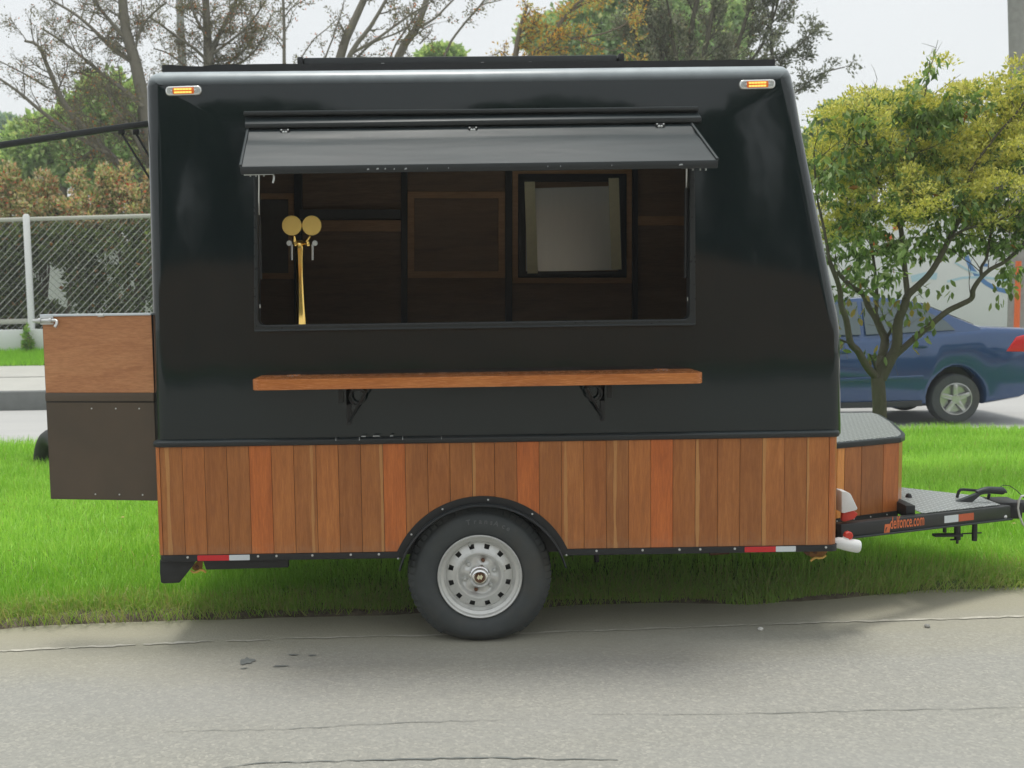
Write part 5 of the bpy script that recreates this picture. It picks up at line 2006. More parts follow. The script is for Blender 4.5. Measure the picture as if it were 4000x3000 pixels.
wl = MB().prism([(xe0, 0.5), (at(108, 1340, Y=YFN - .1).x, 0.5), (at(108, 1340, Y=YFN - .1).x, at(100, 1287, Y=YFN - .1).z), (xe0, at(-300, 1293, Y=YFN - .1).z)], YFN - 0.25, YFN + 0.05)
tag(wl.build("low_wall", "white_wall", bevel=0.01), "low white wall left of the fence post, below the chain link", "wall")
wl = MB().prism([(at(122, 1340, Y=YFN - .1).x, 0.5), (xe1, 0.5), (xe1, at(600, 1272, Y=YFN - .1).z), (at(122, 1340, Y=YFN - .1).x, at(122, 1286, Y=YFN - .1).z)], YFN - 0.25, YFN + 0.05)
tag(wl.build("low_wall", "white_wall", bevel=0.01), "low white wall between the fence post and the open trailer door", "wall")

YW = 23.0
PW = thing("painted_wall", (9, YW, 0.6), "tall white wall with blue and orange painted shapes behind the car", "wall")
x0, x1 = 4.2, 18
ztop = at(3700, 800, Y=YW).z
MB().box(x0, x1, YW, YW + 0.25, 0.4, ztop).build("wall_face", "white_wall", PW)
MB().box(x0 - 0.03, x1, YW - 0.04, YW + 0.29, ztop, ztop + 0.08).build("coping", "kerb_concrete", PW)


def stroke(px, wpx, name, mat, off=0.004):
    pts = [at(a, b, Y=YW - off) for a, b in px]
    V, F = [], []
    for i, p in enumerate(pts):
        d = (pts[min(i + 1, len(pts) - 1)] - pts[max(0, i - 1)]).normalized()
        nrm = Vector((-d.z, 0, d.x)) * (wpx / FPX * YW / 2)
        V += [p + nrm, p - nrm]
    for i in range(len(pts) - 1):
        F.append((2 * i, 2 * i + 1, 2 * i + 3, 2 * i + 2))
    MB().add(V, F).build(name, mat, PW)


stroke([(3775, 1000), (3790, 1040), (3815, 1075), (3850, 1105), (3890, 1128), (3930, 1138), (3990, 1140)], 17, "blue_stripe", "wall_blue")
stroke([(3700, 1100), (3760, 1085), (3830, 1082), (3900, 1090), (3990, 1105)], 9, "pale_stripe", "wall_sky_blue", 0.008)
stroke([(3560, 1090), (3620, 1075), (3660, 1080)], 26, "pale_stripe", "wall_sky_blue", 0.008)
stroke([(3730, 1025), (3790, 1060), (3850, 1075)], 7, "pale_stripe", "wall_sky_blue", 0.012)
stroke([(3840, 1035), (3858, 1036)], 12, "blue_stripe", "wall_blue", 0.012)
stroke([(3395, 915), (3405, 940), (3418, 960), (3440, 968), (3468, 958), (3482, 940), (3478, 925), (3460, 918), (3445, 928)], 14, "orange_stroke", "wall_orange")
stroke([(3325, 870), (3335, 890), (3345, 900)], 12, "orange_stroke", "wall_orange")
stroke([(3490, 895), (3515, 885)], 16, "orange_stroke", "wall_orange")
stroke([(3945, 800), (3958, 805)], 18, "orange_stroke", "wall_orange")

pc = at(3975, 1225, Y=20.2)
pt = at(3955, 0, Y=20.2)
po = MB().tube([(pc.x, 20.2, 0.3), (pc.x - 0.02, 20.2, 4), (pt.x + .05, 20.2, 7.2), (pt.x - 0.1, 20.2, 10.5)], [0.17, 0.16, 0.145, 0.12], 16).build("utility_pole", "concrete_pole", None, smooth=True)
tag(po, "tall grey concrete utility pole behind the yellow green tree", "pole")
o1 = at(3962, 1210, Y=20.0)
op = MB().tube([(o1.x, 19.9, 0.35), (o1.x, 19.9, at(3962, 1020, Y=19.9).z)], 0.05, 10).build("orange_post", "wall_orange", None, smooth=True)
tag(op, "orange painted post beside the grey utility pole", "post")
# slim lamp post top showing over the fence and the thin grey pole among the branches
lp_ = at(165, 690, Y=30)
o = MB().tube([(lp_.x, 30, 0.8), (lp_.x, 30, lp_.z - 0.05), (lp_.x - 0.02, 30, lp_.z), (lp_.x - 0.12, 30, lp_.z + 0.02)], 0.09, 10).build("white_post", "post_white", None, smooth=True)
tag(o, "short pale post rising from the red shrubs behind the fence", "post")
lp2 = at(712, 240, Y=34)
o = MB().tube([(lp2.x + 0.1, 34, 0.8), (lp2.x, 34, lp2.z), (at(700, 0, Y=34).x, 34, at(700, 0, Y=34).z + 1)], [0.16, 0.13, 0.1], 12).build("utility_pole", "concrete_pole", None, smooth=True)
tag(o, "thin grey pole standing among bare branches above the trailer roof", "pole")

# white building showing in gaps behind the fence shrubs
wb = thing("white_building", (-8, 29, 0.8), "white building glimpsed through gaps in the shrubs behind the fence", "building")
MB().box(-14, -4.6, 29, 33, 0.6, 3.0).build("wall", "far_building", wb)
MB().box(-14.2, -4.4, 28.8, 33.2, 3.0, 3.15).build("roof", "kerb_concrete", wb)

# ------------------------------------------------------------------ trees
class Segs:
    def __init__(s):
        s.a, s.b, s.ra, s.rb = [], [], [], []

    def add(s, a, b, ra, rb):
        s.a.append(a)
        s.b.append(b)
        s.ra.append(ra)
        s.rb.append(rb)

    def mesh(s, name, mat, parent, n=5):
        A, B = np.array([tuple(v) for v in s.a]), np.array([tuple(v) for v in s.b])
        ra, rb = np.array(s.ra), np.array(s.rb)
        d = B - A
        L = np.linalg.norm(d, axis=1, keepdims=True)
        L[L == 0] = 1
        d = d / L
        ref = np.where(np.abs(d[:, 1:2]) < 0.9, np.array([[0., 1, 0]]), np.array([[1., 0, 0]]))
        u = np.cross(d, ref)
        u /= np.linalg.norm(u, axis=1, keepdims=True)
        v = np.cross(d, u)
        V = []
        for k in range(n):
            a = 2 * math.pi * k / n
            w_ = u * math.cos(a) + v * math.sin(a)
            V.append(A + w_ * ra[:, None])
            V.append(B + w_ * rb[:, None])
        V = np.stack(V, 1).reshape(-1, 3)
        i = (np.arange(len(A)) * 2 * n)[:, None]
        F = []
        for k in range(n):
            j = (k + 1) % n
            F.append(i + np.array([[2 * k, 2 * j, 2 * j + 1, 2 * k + 1]]))
        F = np.concatenate(F, 0)
        return mesh_np(name, V, F, mat, parent, smooth=True)


def guided(px, Y0, Y1, r0, r1, sub=3):
    """a branch drawn through photo points, at real distances Y0..Y1"""
    n = len(px)
    P = [at(p[0], p[1], Y=Y0 + (Y1 - Y0) * i / max(1, n - 1)) for i, p in enumerate(px)]
    out_ = []
    for i in range(n - 1):
        p0 = P[max(0, i - 1)]
        p1, p2 = P[i], P[i + 1]
        p3 = P[min(n - 1, i + 2)]
        for k in range(sub):
            t = k / sub
            q = 0.5 * ((2 * p1) + (p2 - p0) * t + (2 * p0 - 5 * p1 + 4 * p2 - p3) * t * t + (3 * p1 - p0 - 3 * p2 + p3) * t ** 3)
            out_.append(q)
    out_.append(P[-1])
    m_ = len(out_)
    return [(q, r0 + (r1 - r0) * i / (m_ - 1)) for i, q in enumerate(out_)]


def rvec():
    return Vector((random.gauss(0, 1), random.gauss(0, 1), random.gauss(0, 1))).normalized()


def grow(segs, tips, p, d, L, r, depth, spread, upb, nsub, leaf_depth=1):
    n = 4
    q = p.copy()
    for i in range(n):
        d = (d + rvec() * 0.16 + Vector((0, 0, upb))).normalized()
        q2 = q + d * (L / n)
        segs.add(q, q2, r * (1 - i / n * .6), r * (1 - (i + 1) / n * .6))
        if depth <= leaf_depth:
            tips.append((q2.copy(), d.copy()))
        if depth > 0:
            for _ in range(nsub):
                if random.random() < 0.62:
                    side_ = (rvec() - d * rvec().dot(d)).normalized()
                    nd = (d * (1 - spread) + side_ * spread).normalized()
                    grow(segs, tips, q2, nd, L * random.uniform(0.38, 0.62), r * 0.5, depth - 1, spread, upb, nsub, leaf_depth)
        q = q2


def leaf_mesh(P, D, size, cols, name, mat, parent, wid=0.42, seed=1):
    """many small folded leaves; P centres, D directions"""
    r = np.random.default_rng(seed)
    N = len(P)
    P = np.asarray(P)
    D = np.asarray(D) + r.normal(0, 0.55, (N, 3))
    D /= np.linalg.norm(D, axis=1, keepdims=True)
    S_ = np.cross(D, r.normal(0, 1, (N, 3)))
    S_ /= np.linalg.norm(S_, axis=1, keepdims=True)
    U = np.cross(D, S_)
    L = (r.uniform(size[0], size[1], N))[:, None]
    V = np.stack([P, P + D * L * .45 + S_ * L * wid / 2 + U * L * .08, P + D * L - U * L * 0.08, P + D * L * .45 - S_ * L * wid / 2 + U * L * .08], 1).reshape(-1, 3)
    i = np.arange(N)[:, None] * 4
    F = np.concatenate([i + np.array([[0, 1, 2]]), i + np.array([[0, 2, 3]])], 0)
    C = np.repeat(cols, 4, 0)
    return stuff(mesh_np(name, V, F, mat, parent, col=C))


def pal(N, cols, r, jit=0.18):
    cols = np.array(cols)
    w_ = cols[:, 3]
    k = r.choice(len(cols), N, p=w_ / w_.sum())
    C = cols[k, :3] * (1 + r.normal(0, jit, (N, 1)))
    return np.clip(C, 0.003, 0.9)


def twig_tree(label, name, branches, Y0, seed, leaf_cols, leaf_n, lsize, bark_, base, depth=2, twigL=1.0, spread=0.55, upb=0.03, dens=1.0, leaf_wid=0.42, group=None, nsub=2, leafpick=None):
    random.seed(seed)
    r = np.random.default_rng(seed)
    t = thing(name, base, label, "tree", group)
    main, tw = Segs(), Segs()
    tips = []
    for (px, y0, y1, r0, r1) in branches:
        G = guided(px, y0, y1, r0, r1)
        for (a, ra), (b, rb) in zip(G[:-1], G[1:]):
            main.add(a, b, ra, rb)
            L = (b - a).length
            d = (b - a).normalized()
            k = L * 3.2 * dens
            cnt_ = int(k) + (1 if random.random() < k % 1 else 0)
            if ra > 0.14:
                cnt_ = int(cnt_ * 0.4)
            for _ in range(cnt_):
                q = a.lerp(b, random.random())
                sd = rvec()
                sd = (sd - d * sd.dot(d)).normalized()
                nd = (d * (1 - spread) + sd * spread).normalized()
                grow(tw, tips, q, nd, twigL * random.uniform(0.6, 1.2), min(0.025, ra * 0.5), depth, spread, upb, nsub)
        tips.append((G[-1][0], Vector((0, 0, 1))))
    main.mesh("trunk", bark_, t, 8)
    if tw.a:
        stuff(tw.mesh("twigs", bark_, t, 3))
    if leaf_n and tips:
        k = r.integers(0, len(tips), leaf_n)
        P = np.array([tuple(tips[i][0]) for i in k]) + r.normal(0, 0.05, (leaf_n, 3))
        D = np.array([tuple(tips[i][1]) for i in k])
        leaf_mesh(P, D, lsize, pal(leaf_n, leaf_cols, r), "foliage", "leaf_green", t, leaf_wid, seed)
    return t, tips


YT1 = 25.0
gb = lambda px, Y: (at(px, 1166, Y=Y).x, Y, 0.75)
brown_leaf = [(0.17, 0.16, 0.105, 5), (0.22, 0.22, 0.13, 3), (0.55, 0.17, 0.04, 0.7), (0.22, 0.20, 0.04, 0.6)]
# bare tree at the left
twig_tree("bare brown twiggy tree rising behind the trailer's rear corner", "bare_tree", [
    ([(690, 1250), (640, 900), (575, 480), (530, 250), (490, 110), (475, -60)], 25, 25.3, 0.19, 0.10),
    ([(640, 880), (500, 680), (380, 560), (300, 470), (245, 395), (190, 270), (150, 180), (95, 160)], 25, 24, 0.11, 0.025),
    ([(420, 600), (250, 500), (150, 425), (60, 350), (-60, 270)], 24.5, 23.6, 0.06, 0.02),
    ([(190, 345), (140, 315), (70, 275), (-20, 230)], 24.2, 23.8, 0.025, 0.012),
    ([(560, 420), (470, 340), (400, 290), (330, 230), (240, 160), (160, 110)], 25, 25.8, 0.06, 0.02),
    ([(530, 250), (440, 190), (380, 130), (300, 60), (200, 0)], 25.2, 25.8, 0.06, 0.025),
    ([(505, 170), (420, 70), (350, -20)], 25.2, 25, 0.05, 0.03),
    ([(520, 230), (550, 110), (600, 50), (650, 10)], 25.2, 24.6, 0.035, 0.02),
    ([(600, 560), (540, 480), (480, 420), (400, 330), (330, 290), (270, 280)], 25, 26, 0.05, 0.02),
    ([(640, 620), (560, 560), (470, 540), (380, 470), (290, 440)], 25, 25.4, 0.04, 0.015),
    ([(600, 700), (520, 520), (440, 410), (420, 330)], 25, 24.3, 0.05, 0.02),
], 25, 11, brown_leaf, 17000, (0.035, 0.075), "bark_grey", gb(690, 25), depth=2, twigL=0.66, dens=1.35)
twig_tree("bare forked tree just above the trailer's marker lamp", "bare_tree", [
    ([(840, 1200), (825, 700), (815, 300), (812, 190), (808, 90), (800, -60)], 26, 26.2, 0.15, 0.08),
    ([(815, 250), (850, 150), (900, 50), (940, -40)], 26, 26.5, 0.07, 0.04),
    ([(812, 240), (760, 190), (700, 150), (620, 90), (570, 60)], 26, 25.5, 0.04, 0.02),
    ([(830, 210), (900, 160), (960, 110), (1000, 60), (1040, 0)], 26, 25.2, 0.035, 0.015),
    ([(815, 300), (740, 270), (660, 210), (600, 190)], 26, 26.6, 0.03, 0.015),
    ([(812, 150), (760, 60), (740, -30)], 26, 26, 0.04, 0.02),
    ([(820, 290), (900, 240), (960, 190), (990, 120)], 26, 26.6, 0.035, 0.015),
    ([(850, 260), (930, 250), (1010, 180), (1060, 60)], 26, 26.6, 0.035, 0.015),
], 26, 12, brown_leaf, 17000, (0.035, 0.075), "bark_grey", gb(840, 26), depth=2, twigL=0.64, dens=1.35)
twig_tree("bare tree with long branches leaning right over the roof", "bare_tree", [
    ([(1180, 1200), (1250, 600), (1330, 220), (1380, 90), (1440, -40)], 24, 24.3, 0.13, 0.07),
    ([(1290, 420), (1370, 210), (1450, 100), (1530, -40)], 24, 23.6, 0.07, 0.03),
    ([(1370, 210), (1460, 160), (1530, 110), (1600, 60), (1680, 10)], 24, 24.3, 0.035, 0.02),
    ([(1390, 230), (1460, 165), (1570, 120), (1640, 60)], 24, 24.8, 0.03, 0.01),
    ([(1180, 1200), (1115, 600), (1110, 250), (1110, 120), (1105, -20)], 24.5, 24.6, 0.05, 0.03),
    ([(1180, 1200), (1140, 400), (1200, 190), (1280, 110), (1320, 70)], 24.5, 24.9, 0.02, 0.01),
    ([(1180, 1200), (1240, 380), (1300, 150), (1330, 60), (1345, 0)], 24, 23.8, 0.025, 0.01),
    ([(1110, 70), (1140, 30), (1190, 0)], 24.5, 24.3, 0.02, 0.01),
], 24, 13, brown_leaf, 3300, (0.05, 0.09), "bark_grey", gb(1180, 24), depth=1, twigL=0.42, dens=0.75)
twig_tree("bare tree with two arching limbs above the middle of the roof", "bare_tree", [
    ([(1400, 1200), (1480, 500), (1560, 215), (1620, 120), (1650, 50), (1680, -50)], 25, 25.2, 0.12, 0.06),
    ([(1400, 1200), (1490, 420), (1530, 210), (1590, 110), (1640, 40)], 25, 24.6, 0.03, 0.015),
    ([(1625, 115), (1700, 70), (1740, 30), (1790, -20)], 25, 25.4, 0.03, 0.02),
    ([(1400, 1200), (1650, 500), (1740, 210), (1800, 110), (1860, 40), (1900, -10)], 25.6, 25.8, 0.035, 0.02),
    ([(1610, 150), (1660, 110), (1700, 90)], 25, 25.4, 0.02, 0.01),
    ([(1840, 60), (1880, 20), (1960, 0)], 25.6, 25.8, 0.02, 0.01),
    ([(1640, 170), (1680, 130), (1690, 100)], 25, 25.8, 0.02, 0.01),
], 25, 14, brown_leaf, 3600, (0.05, 0.09), "bark_grey", gb(1400, 25), depth=1, twigL=0.42, dens=0.75)
# orange leaved branch tree in the middle
orange_leaf = [(0.66, 0.34, 0.07, 3), (0.66, 0.46, 0.10, 4), (0.46, 0.46, 0.14, 4), (0.40, 0.28, 0.12, 2)]
twig_tree("tree with orange and yellow leafed branches above the roof", "orange_tree", [
    ([(1900, 1200), (1960, 500), (2010, 240), (2030, 120), (2060, 20)], 23, 23.2, 0.10, 0.03),
    ([(1990, 300), (2110, 200), (2160, 140), (2210, 60), (2260, 10), (2330, -30)], 23, 22.7, 0.06, 0.02),
    ([(2040, 240), (2150, 160), (2240, 150), (2340, 135), (2400, 115), (2470, 85)], 23, 22.8, 0.035, 0.012),
    ([(2240, 150), (2330, 180), (2390, 198), (2430, 190), (2480, 235)], 22.8, 22.8, 0.015, 0.01),
    ([(2150, 160), (2200, 110), (2230, 70)], 23, 23, 0.02, 0.01),
    ([(2180, 100), (2215, 50), (2300, 10), (2420, -20)], 23, 23, 0.03, 0.01),
    ([(2420, 110), (2500, 50), (2545, 20)], 22.8, 22.7, 0.02, 0.01),
], 23, 15, orange_leaf, 4800, (0.05, 0.10), "bark_brown", gb(1900, 23), depth=2, twigL=0.42, dens=1.1)
# grey olive shrubby tree at the right end of the roof
grey_leaf = [(0.25, 0.27, 0.20, 5), (0.17, 0.20, 0.135, 4), (0.36, 0.37, 0.31, 2), (0.20, 0.12, 0.06, 0.5)]
twig_tree("grey olive tree with upright stems behind the roof's front end", "grey_tree", [
    ([(2660, 1200), (2640, 500), (2560, 180), (2540, 60), (2500, -60)], 25, 25, 0.12, 0.06),
    ([(2660, 700), (2680, 300), (2700, 120), (2730, -40)], 25, 25.5, 0.09, 0.05),
    ([(2680, 500), (2740, 250), (2770, 120), (2800, -40)], 25, 24.6, 0.07, 0.04),
    ([(2700, 500), (2850, 250), (2900, 120), (2930, 20), (2960, -40)], 25, 25, 0.06, 0.03),
    ([(2640, 420), (2520, 240), (2480, 130), (2460, 60)], 25, 25.4, 0.05, 0.02),
    ([(2740, 420), (2940, 230), (3000, 120), (3030, 40), (3045, -20)], 25, 25, 0.04, 0.02),
    ([(2700, 400), (2640, 220), (2620, 80), (2600, -20)], 25, 24.4, 0.05, 0.02),
], 25, 16, grey_leaf, 26000, (0.06, 0.12), "bark_olive", gb(2660, 25), depth=2, twigL=0.62, dens=1.3, spread=0.42, upb=0.08)
twig_tree("thin grey tree with sparse sprays reaching right past the roof corner", "grey_tree", [
    ([(3000, 1200), (2990, 700), (3010, 420), (3020, 260), (3010, 100), (3035, -40)], 25, 25, 0.08, 0.02),
    ([(3010, 400), (3060, 225), (3110, 190), (3190, 105)], 25, 24.7, 0.02, 0.012),
    ([(3015, 420), (3110, 360), (3170, 310), (3230, 280), (3300, 262)], 25, 24.6, 0.02, 0.012),
    ([(3010, 380), (3050, 250), (3100, 225), (3160, 236)], 25, 25, 0.012, 0.006),
    ([(3020, 250), (3035, 235), (3075, 205), (3115, 197)], 25, 25, 0.015, 0.010),
    ([(3060, 300), (3120, 350), (3150, 130), (3200, 108)], 25.2, 25, 0.003, 0.012),
], 25, 17, [(0.20, 0.22, 0.17, 4), (0.14, 0.16, 0.12, 3)], 3600, (0.06, 0.12), "bark_olive", gb(3000, 25), depth=1, twigL=0.28, dens=1.6, spread=0.45, upb=0.02)


def crown_tree(label, blobs, Y, seed, cols, N, lsize, base_px, trunk_r=0.25, name="leafy_tree", group=None, cat="tree", thick=0.55, bark_="bark_brown", ztr=None):
    """leafy crown filling uneven lumps given as photo ellipses (cx,cy,rx,ry)"""
    r = np.random.default_rng(seed)
    random.seed(seed)
    t = thing(name, gb(base_px, Y), label, cat, group)
    ar = np.array([b[2] * b[3] for b in blobs], float)
    k = r.choice(len(blobs), N, p=ar / ar.sum())
    B = np.array(blobs, float)[k]
    # clumps inside every lump
    nc = 60
    cl = {}
    P = np.zeros((N, 3))
    D = np.zeros((N, 3))
    sc = Y / FPX
    for bi, b in enumerate(blobs):
        sel = np.where(k == bi)[0]
        if len(sel) == 0:
            continue
        c = at(b[0], b[1], Y=Y)
        rx, rz_ = b[2] * sc, b[3] * sc
        ry = (rx + rz_) / 2 * thick * 1.3
        q = r.normal(0, 1, (nc, 3))
        q /= np.linalg.norm(q, axis=1, keepdims=True)
        q *= (r.uniform(0.35, 1, (nc, 1)) ** 0.5)
        ci = r.integers(0, nc, len(sel))
        off_ = r.normal(0, 0.13, (len(sel), 3))
        L = q[ci] + off_
        P[sel] = np.array([c.x, c.y + (b[4] if len(b) > 4 else 0), c.z]) + L * np.array([rx, ry, rz_])
        D[sel] = L + np.array([0, 0, 0.2])
    C = np.clip(pal(N, cols, r, 0.22) * (1.75 if Y > 26 else 1.45), 0, 0.8)
    o = leaf_mesh(P, D, lsize, C, "crown", "leaf_green", t, 0.6, seed)
    # trunk with limbs to the lumps
    sg = Segs()
    b0 = Vector(gb(base_px, Y))
    for b in blobs:
        c = at(b[0], b[1], Y=Y)
        mid_ = b0.lerp(c, 0.45) + Vector((random.uniform(-.2, .2), random.uniform(-.2, .2), 0.2))
        sg.add(b0, mid_, trunk_r, trunk_r * .6)
        sg.add(mid_, c, trunk_r * .6, trunk_r * .25)
        for _ in range(5):
            sg.add(c.lerp(mid_, random.random() * .5), c + Vector((random.uniform(-1, 1) * b[2] * sc * .7, random.uniform(-.4, .4), random.uniform(-.6, .8) * b[3] * sc)), trunk_r * .2, trunk_r * .06)
    sg.mesh("trunk", bark_, t, 6)
    return t


light_green = [(0.26, 0.36, 0.15, 4), (0.34, 0.43, 0.20, 3), (0.18, 0.26, 0.11, 3)]
crown_tree("light green leafy tree behind the bare branches at the left", [(250, 520, 150, 110), (430, 430, 110, 130), (130, 600, 130, 110), (330, 640, 170, 110), (520, 560, 110, 180), (60, 670, 120, 70)], 34, 31, light_green, 21000, (0.16, 0.30), 300)
crown_tree("distant blue green tree at the far left edge", [(20, 500, 42, 48), (15, 560, 55, 50)], 60, 32, [(0.22, 0.30, 0.27, 3), (0.28, 0.36, 0.32, 2)], 1600, (0.3, 0.5), 20, name="distant_tree")
crown_tree("large soft green tree behind the orange branches", [(2350, 110, 190, 130), (2520, 70, 170, 150), (2700, 130, 170, 140), (2180, 150, 130, 90), (2560, 210, 240, 60), (2850, 110, 80, 120)], 36, 33, [(0.26, 0.36, 0.19, 4), (0.34, 0.43, 0.24, 3), (0.19, 0.26, 0.14, 3)], 26000, (0.16, 0.30), 2450)
crown_tree("small green treetop peeking over the middle of the roof", [(1740, 215, 70, 32), (1690, 230, 60, 40)], 40, 34, light_green, 1700, (0.16, 0.28), 1720)
crown_tree("mid green round tree behind the yellow flowering tree", [(3300, 470, 90, 65), (3450, 420, 110, 55), (3560, 410, 70, 55), (3380, 560, 150, 90), (3550, 520, 130, 100)], 31, 35, [(0.15, 0.23, 0.09, 4), (0.20, 0.29, 0.12, 3), (0.09, 0.15, 0.055, 3)], 15000, (0.14, 0.26), 3400)
crown_tree("dark hedge tree low at the right behind the white wall", [(3220, 620, 130, 120), (3700, 640, 200, 120), (3950, 600, 180, 130)], 33, 36, [(0.12, 0.19, 0.08, 4), (0.17, 0.26, 0.1, 2)], 9000, (0.16, 0.28), 3750)
red_mix = [(0.48, 0.28, 0.18, 3), (0.54, 0.44, 0.30, 5), (0.34, 0.38, 0.18, 5), (0.13, 0.19, 0.06, 3), (0.5, 0.10, 0.05, 0.6)]
crown_tree("green weed climbing the foot of the white fence post", [(108, 1325, 13, 48), (112, 1350, 20, 20)], 21.7, 61, [(0.14, 0.28, 0.06, 3), (0.22, 0.30, 0.08, 2)], 700, (0.04, 0.09), 108, 0.015, "weed", None, "plant", 0.9)
dark_mix = [(0.05, 0.075, 0.03, 4), (0.09, 0.13, 0.045, 4), (0.14, 0.19, 0.06, 1.5), (0.25, 0.13, 0.06, 0.5)]
SH = [("reddish shrub with dry seed heads behind the fence's left end", [(-60, 800, 130, 90), (30, 860, 90, 90)], -20),
      ("reddish shrub showing right above the white fence post", [(150, 790, 110, 85), (200, 850, 110, 90)], 160),
      ("rust coloured shrub between fence post and trailer", [(340, 800, 110, 85), (380, 860, 110, 80)], 350),
      ("orange tipped shrub beside the trailer's rear edge", [(510, 790, 100, 90), (590, 850, 90, 90)], 530)]
for q, (lb, bl, bx_) in enumerate(SH):
    bl = [(b[0], b[1] + 25, b[2], b[3]) for b in bl] + [(bl[0][0] + random.uniform(-110, 110), 745 + random.uniform(-45, 40), random.uniform(14, 34), random.uniform(40, 70)) for _ in range(7)]
    crown_tree(lb, bl, 23.7 + 0.2 * (q % 2), 40 + q, red_mix, 8000, (0.05, 0.11), bx_, 0.04, "shrub", "shrubs behind the fence", "shrub", 0.9)
SH = [("dark green bush low behind the fence's left end", [(-60, 1010, 120, 110), (-40, 1170, 120, 110)], -40),
      ("dark green bush behind the white fence post", [(110, 970, 110, 80), (60, 1170, 90, 100)], 90),
      ("dark green bush with white gaps right of the fence post", [(260, 960, 110, 70), (160, 1230, 120, 50), (330, 1080, 70, 90)], 240),
      ("dark green bush behind the fence next to the trailer", [(460, 980, 110, 120), (520, 1140, 120, 130), (380, 1180, 80, 90), (620, 1000, 80, 160)], 480)]
for q, (lb, bl, bx_) in enumerate(SH):
    crown_tree(lb, bl, 23.0 + 0.25 * (q % 2), 50 + q, dark_mix, 6000, (0.06, 0.14), bx_, 0.04, "bush", "bushes behind the fence", "bush", 0.8)

# ------------------------------------------------------------------ the small flowering tree on the verge
YN = 9.0
ft = thing("flowering_tree", (at(3436, 1625, Y=YN).x, YN, 0.05), "small tree with yellow green flower sprays and large green leaves beside the tool box", "tree")
random.seed(21)
mains = Segs()
tw = Segs()
tips = []
BR = [([(3432, 1900), (3436, 1620), (3433, 1540), (3428, 1475)], 9.0, 9.0, 0.060, 0.055),
      ([(3428, 1480), (3385, 1430), (3352, 1372), (3322, 1338), (3306, 1250), (3285, 1190), (3278, 1120), (3240, 1020)], 9.0, 8.7, 0.034, 0.018),
      ([(3322, 1338), (3298, 1334), (3274, 1322)], 8.95, 8.9, 0.012, 0.006),
      ([(3425, 1470), (3443, 1400), (3457, 1330), (3442, 1290), (3420, 1240), (3392, 1198), (3372, 1150), (3320, 1115), (3270, 1060)], 9.0, 9.3, 0.040, 0.018),
      ([(3418, 1235), (3424, 1190), (3424, 1130), (3410, 1000), (3380, 850), (3330, 650)], 9.2, 9.5, 0.018, 0.008),
      ([(3440, 1480), (3480, 1400), (3503, 1350), (3506, 1280), (3513, 1240), (3533, 1195), (3545, 1155), (3590, 1112), (3640, 1058), (3700, 950), (3760, 820), (3800, 650)], 9.0, 8.8, 0.048, 0.016),
      ([(3545, 1150), (3535, 1060), (3520, 900), (3490, 700), (3560, 560), (3640, 490), (3750, 430), (3850, 380)], 8.9, 9.1, 0.024, 0.008),
      ([(3478, 1405), (3560, 1332), (3640, 1265), (3700, 1216), (3752, 1190), (3795, 1166), (3802, 1130), (3832, 1085), (3872, 1050), (3935, 1015), (4020, 930)], 9.0, 8.7, 0.028, 0.014),
      ([(3835, 1082), (3833, 1045), (3856, 1000), (3870, 900), (3900, 760)], 8.8, 8.9, 0.014, 0.007),
      ([(3460, 1330), (3480, 1290), (3500, 1260)], 9.1, 9.0, 0.013, 0.010),
      ([(3424, 1450), (3412, 1410), (3398, 1385)], 9.0, 8.9, 0.014, 0.007),
      ([(3700, 950), (3760, 900), (3900, 860), (4030, 800)], 8.8, 8.6, 0.014, 0.006),
      ([(3520, 900), (3450, 760), (3400, 600), (3370, 480), (3400, 400)], 9.0, 8.6, 0.014, 0.005),
      ([(3560, 560), (3600, 430), (3620, 330), (3632, 240)], 9.0, 9.0, 0.010, 0.004),
      ([(3800, 650), (3900, 520), (3980, 430), (4040, 330)], 8.8, 8.8, 0.012, 0.005),
      ([(3240, 1020), (3220, 900), (3190, 760), (3180, 600)], 8.7, 8.7, 0.014, 0.006)]
for (px, y0, y1, r0, r1) in BR:
    G = guided(px, y0, y1, r0, r1, 4)
    for (a, ra), (b, rb) in zip(G[:-1], G[1:]):
        mains.add(a, b, ra, rb * 1.02)
        if ra < 0.021 or a.z > 1.9:
            L = (b - a).length
            for _ in range(int(L * 11) + (random.random() < (L * 11) % 1)):
                d = (b - a).normalized()
                sd = rvec()
                sd = (sd - d * sd.dot(d)).normalized()
                grow(tw, tips, a.lerp(b, random.random()), (d * .45 + sd * .6).normalized(), random.uniform(0.18, 0.42), 0.005, 1, 0.5, 0.02, 1)
mains.mesh("trunk", "bark_olive", ft, 10)
stuff(tw.mesh("twigs", "bark_olive", ft, 3))
# crown volume: uneven lumps; leaves hang below, flower sprays on top
r = np.random.default_rng(77)
LB = [(3230, 560, 110, 100), (3340, 470, 120, 90), (3480, 450, 130, 90), (3620, 470, 120, 90), (3760, 420, 110, 90), (3900, 440, 110, 110), (4010, 380, 90, 120),
      (3240, 700, 110, 110), (3400, 640, 150, 110), (3580, 630, 160, 120), (3760, 600, 140, 110), (3930, 610, 130, 120),
      (3260, 860, 110, 110), (3390, 820, 130, 110), (3560, 800, 150, 110), (3720, 780, 140, 120), (3900, 790, 140, 120), (4020, 850, 90, 120),
      (3290, 1000, 90, 90), (3400, 960, 110, 90), (3520, 980, 100, 70), (3640, 930, 110, 80), (3800, 920, 110, 80), (3930, 960, 90, 70),
      (3350, 1090, 70, 60), (3450, 1080, 70, 60), (3240, 1150, 40, 60), (3960, 1060, 60, 70),
      (3632, 270, 22, 55), (3785, 335, 30, 40), (3690, 400, 30, 40), (3880, 330, 26, 40), (3180, 470, 30, 36), (3300, 400, 40, 30), (3480, 385, 50, 26), (3560, 350, 26, 36), (3970, 290, 40, 50)]
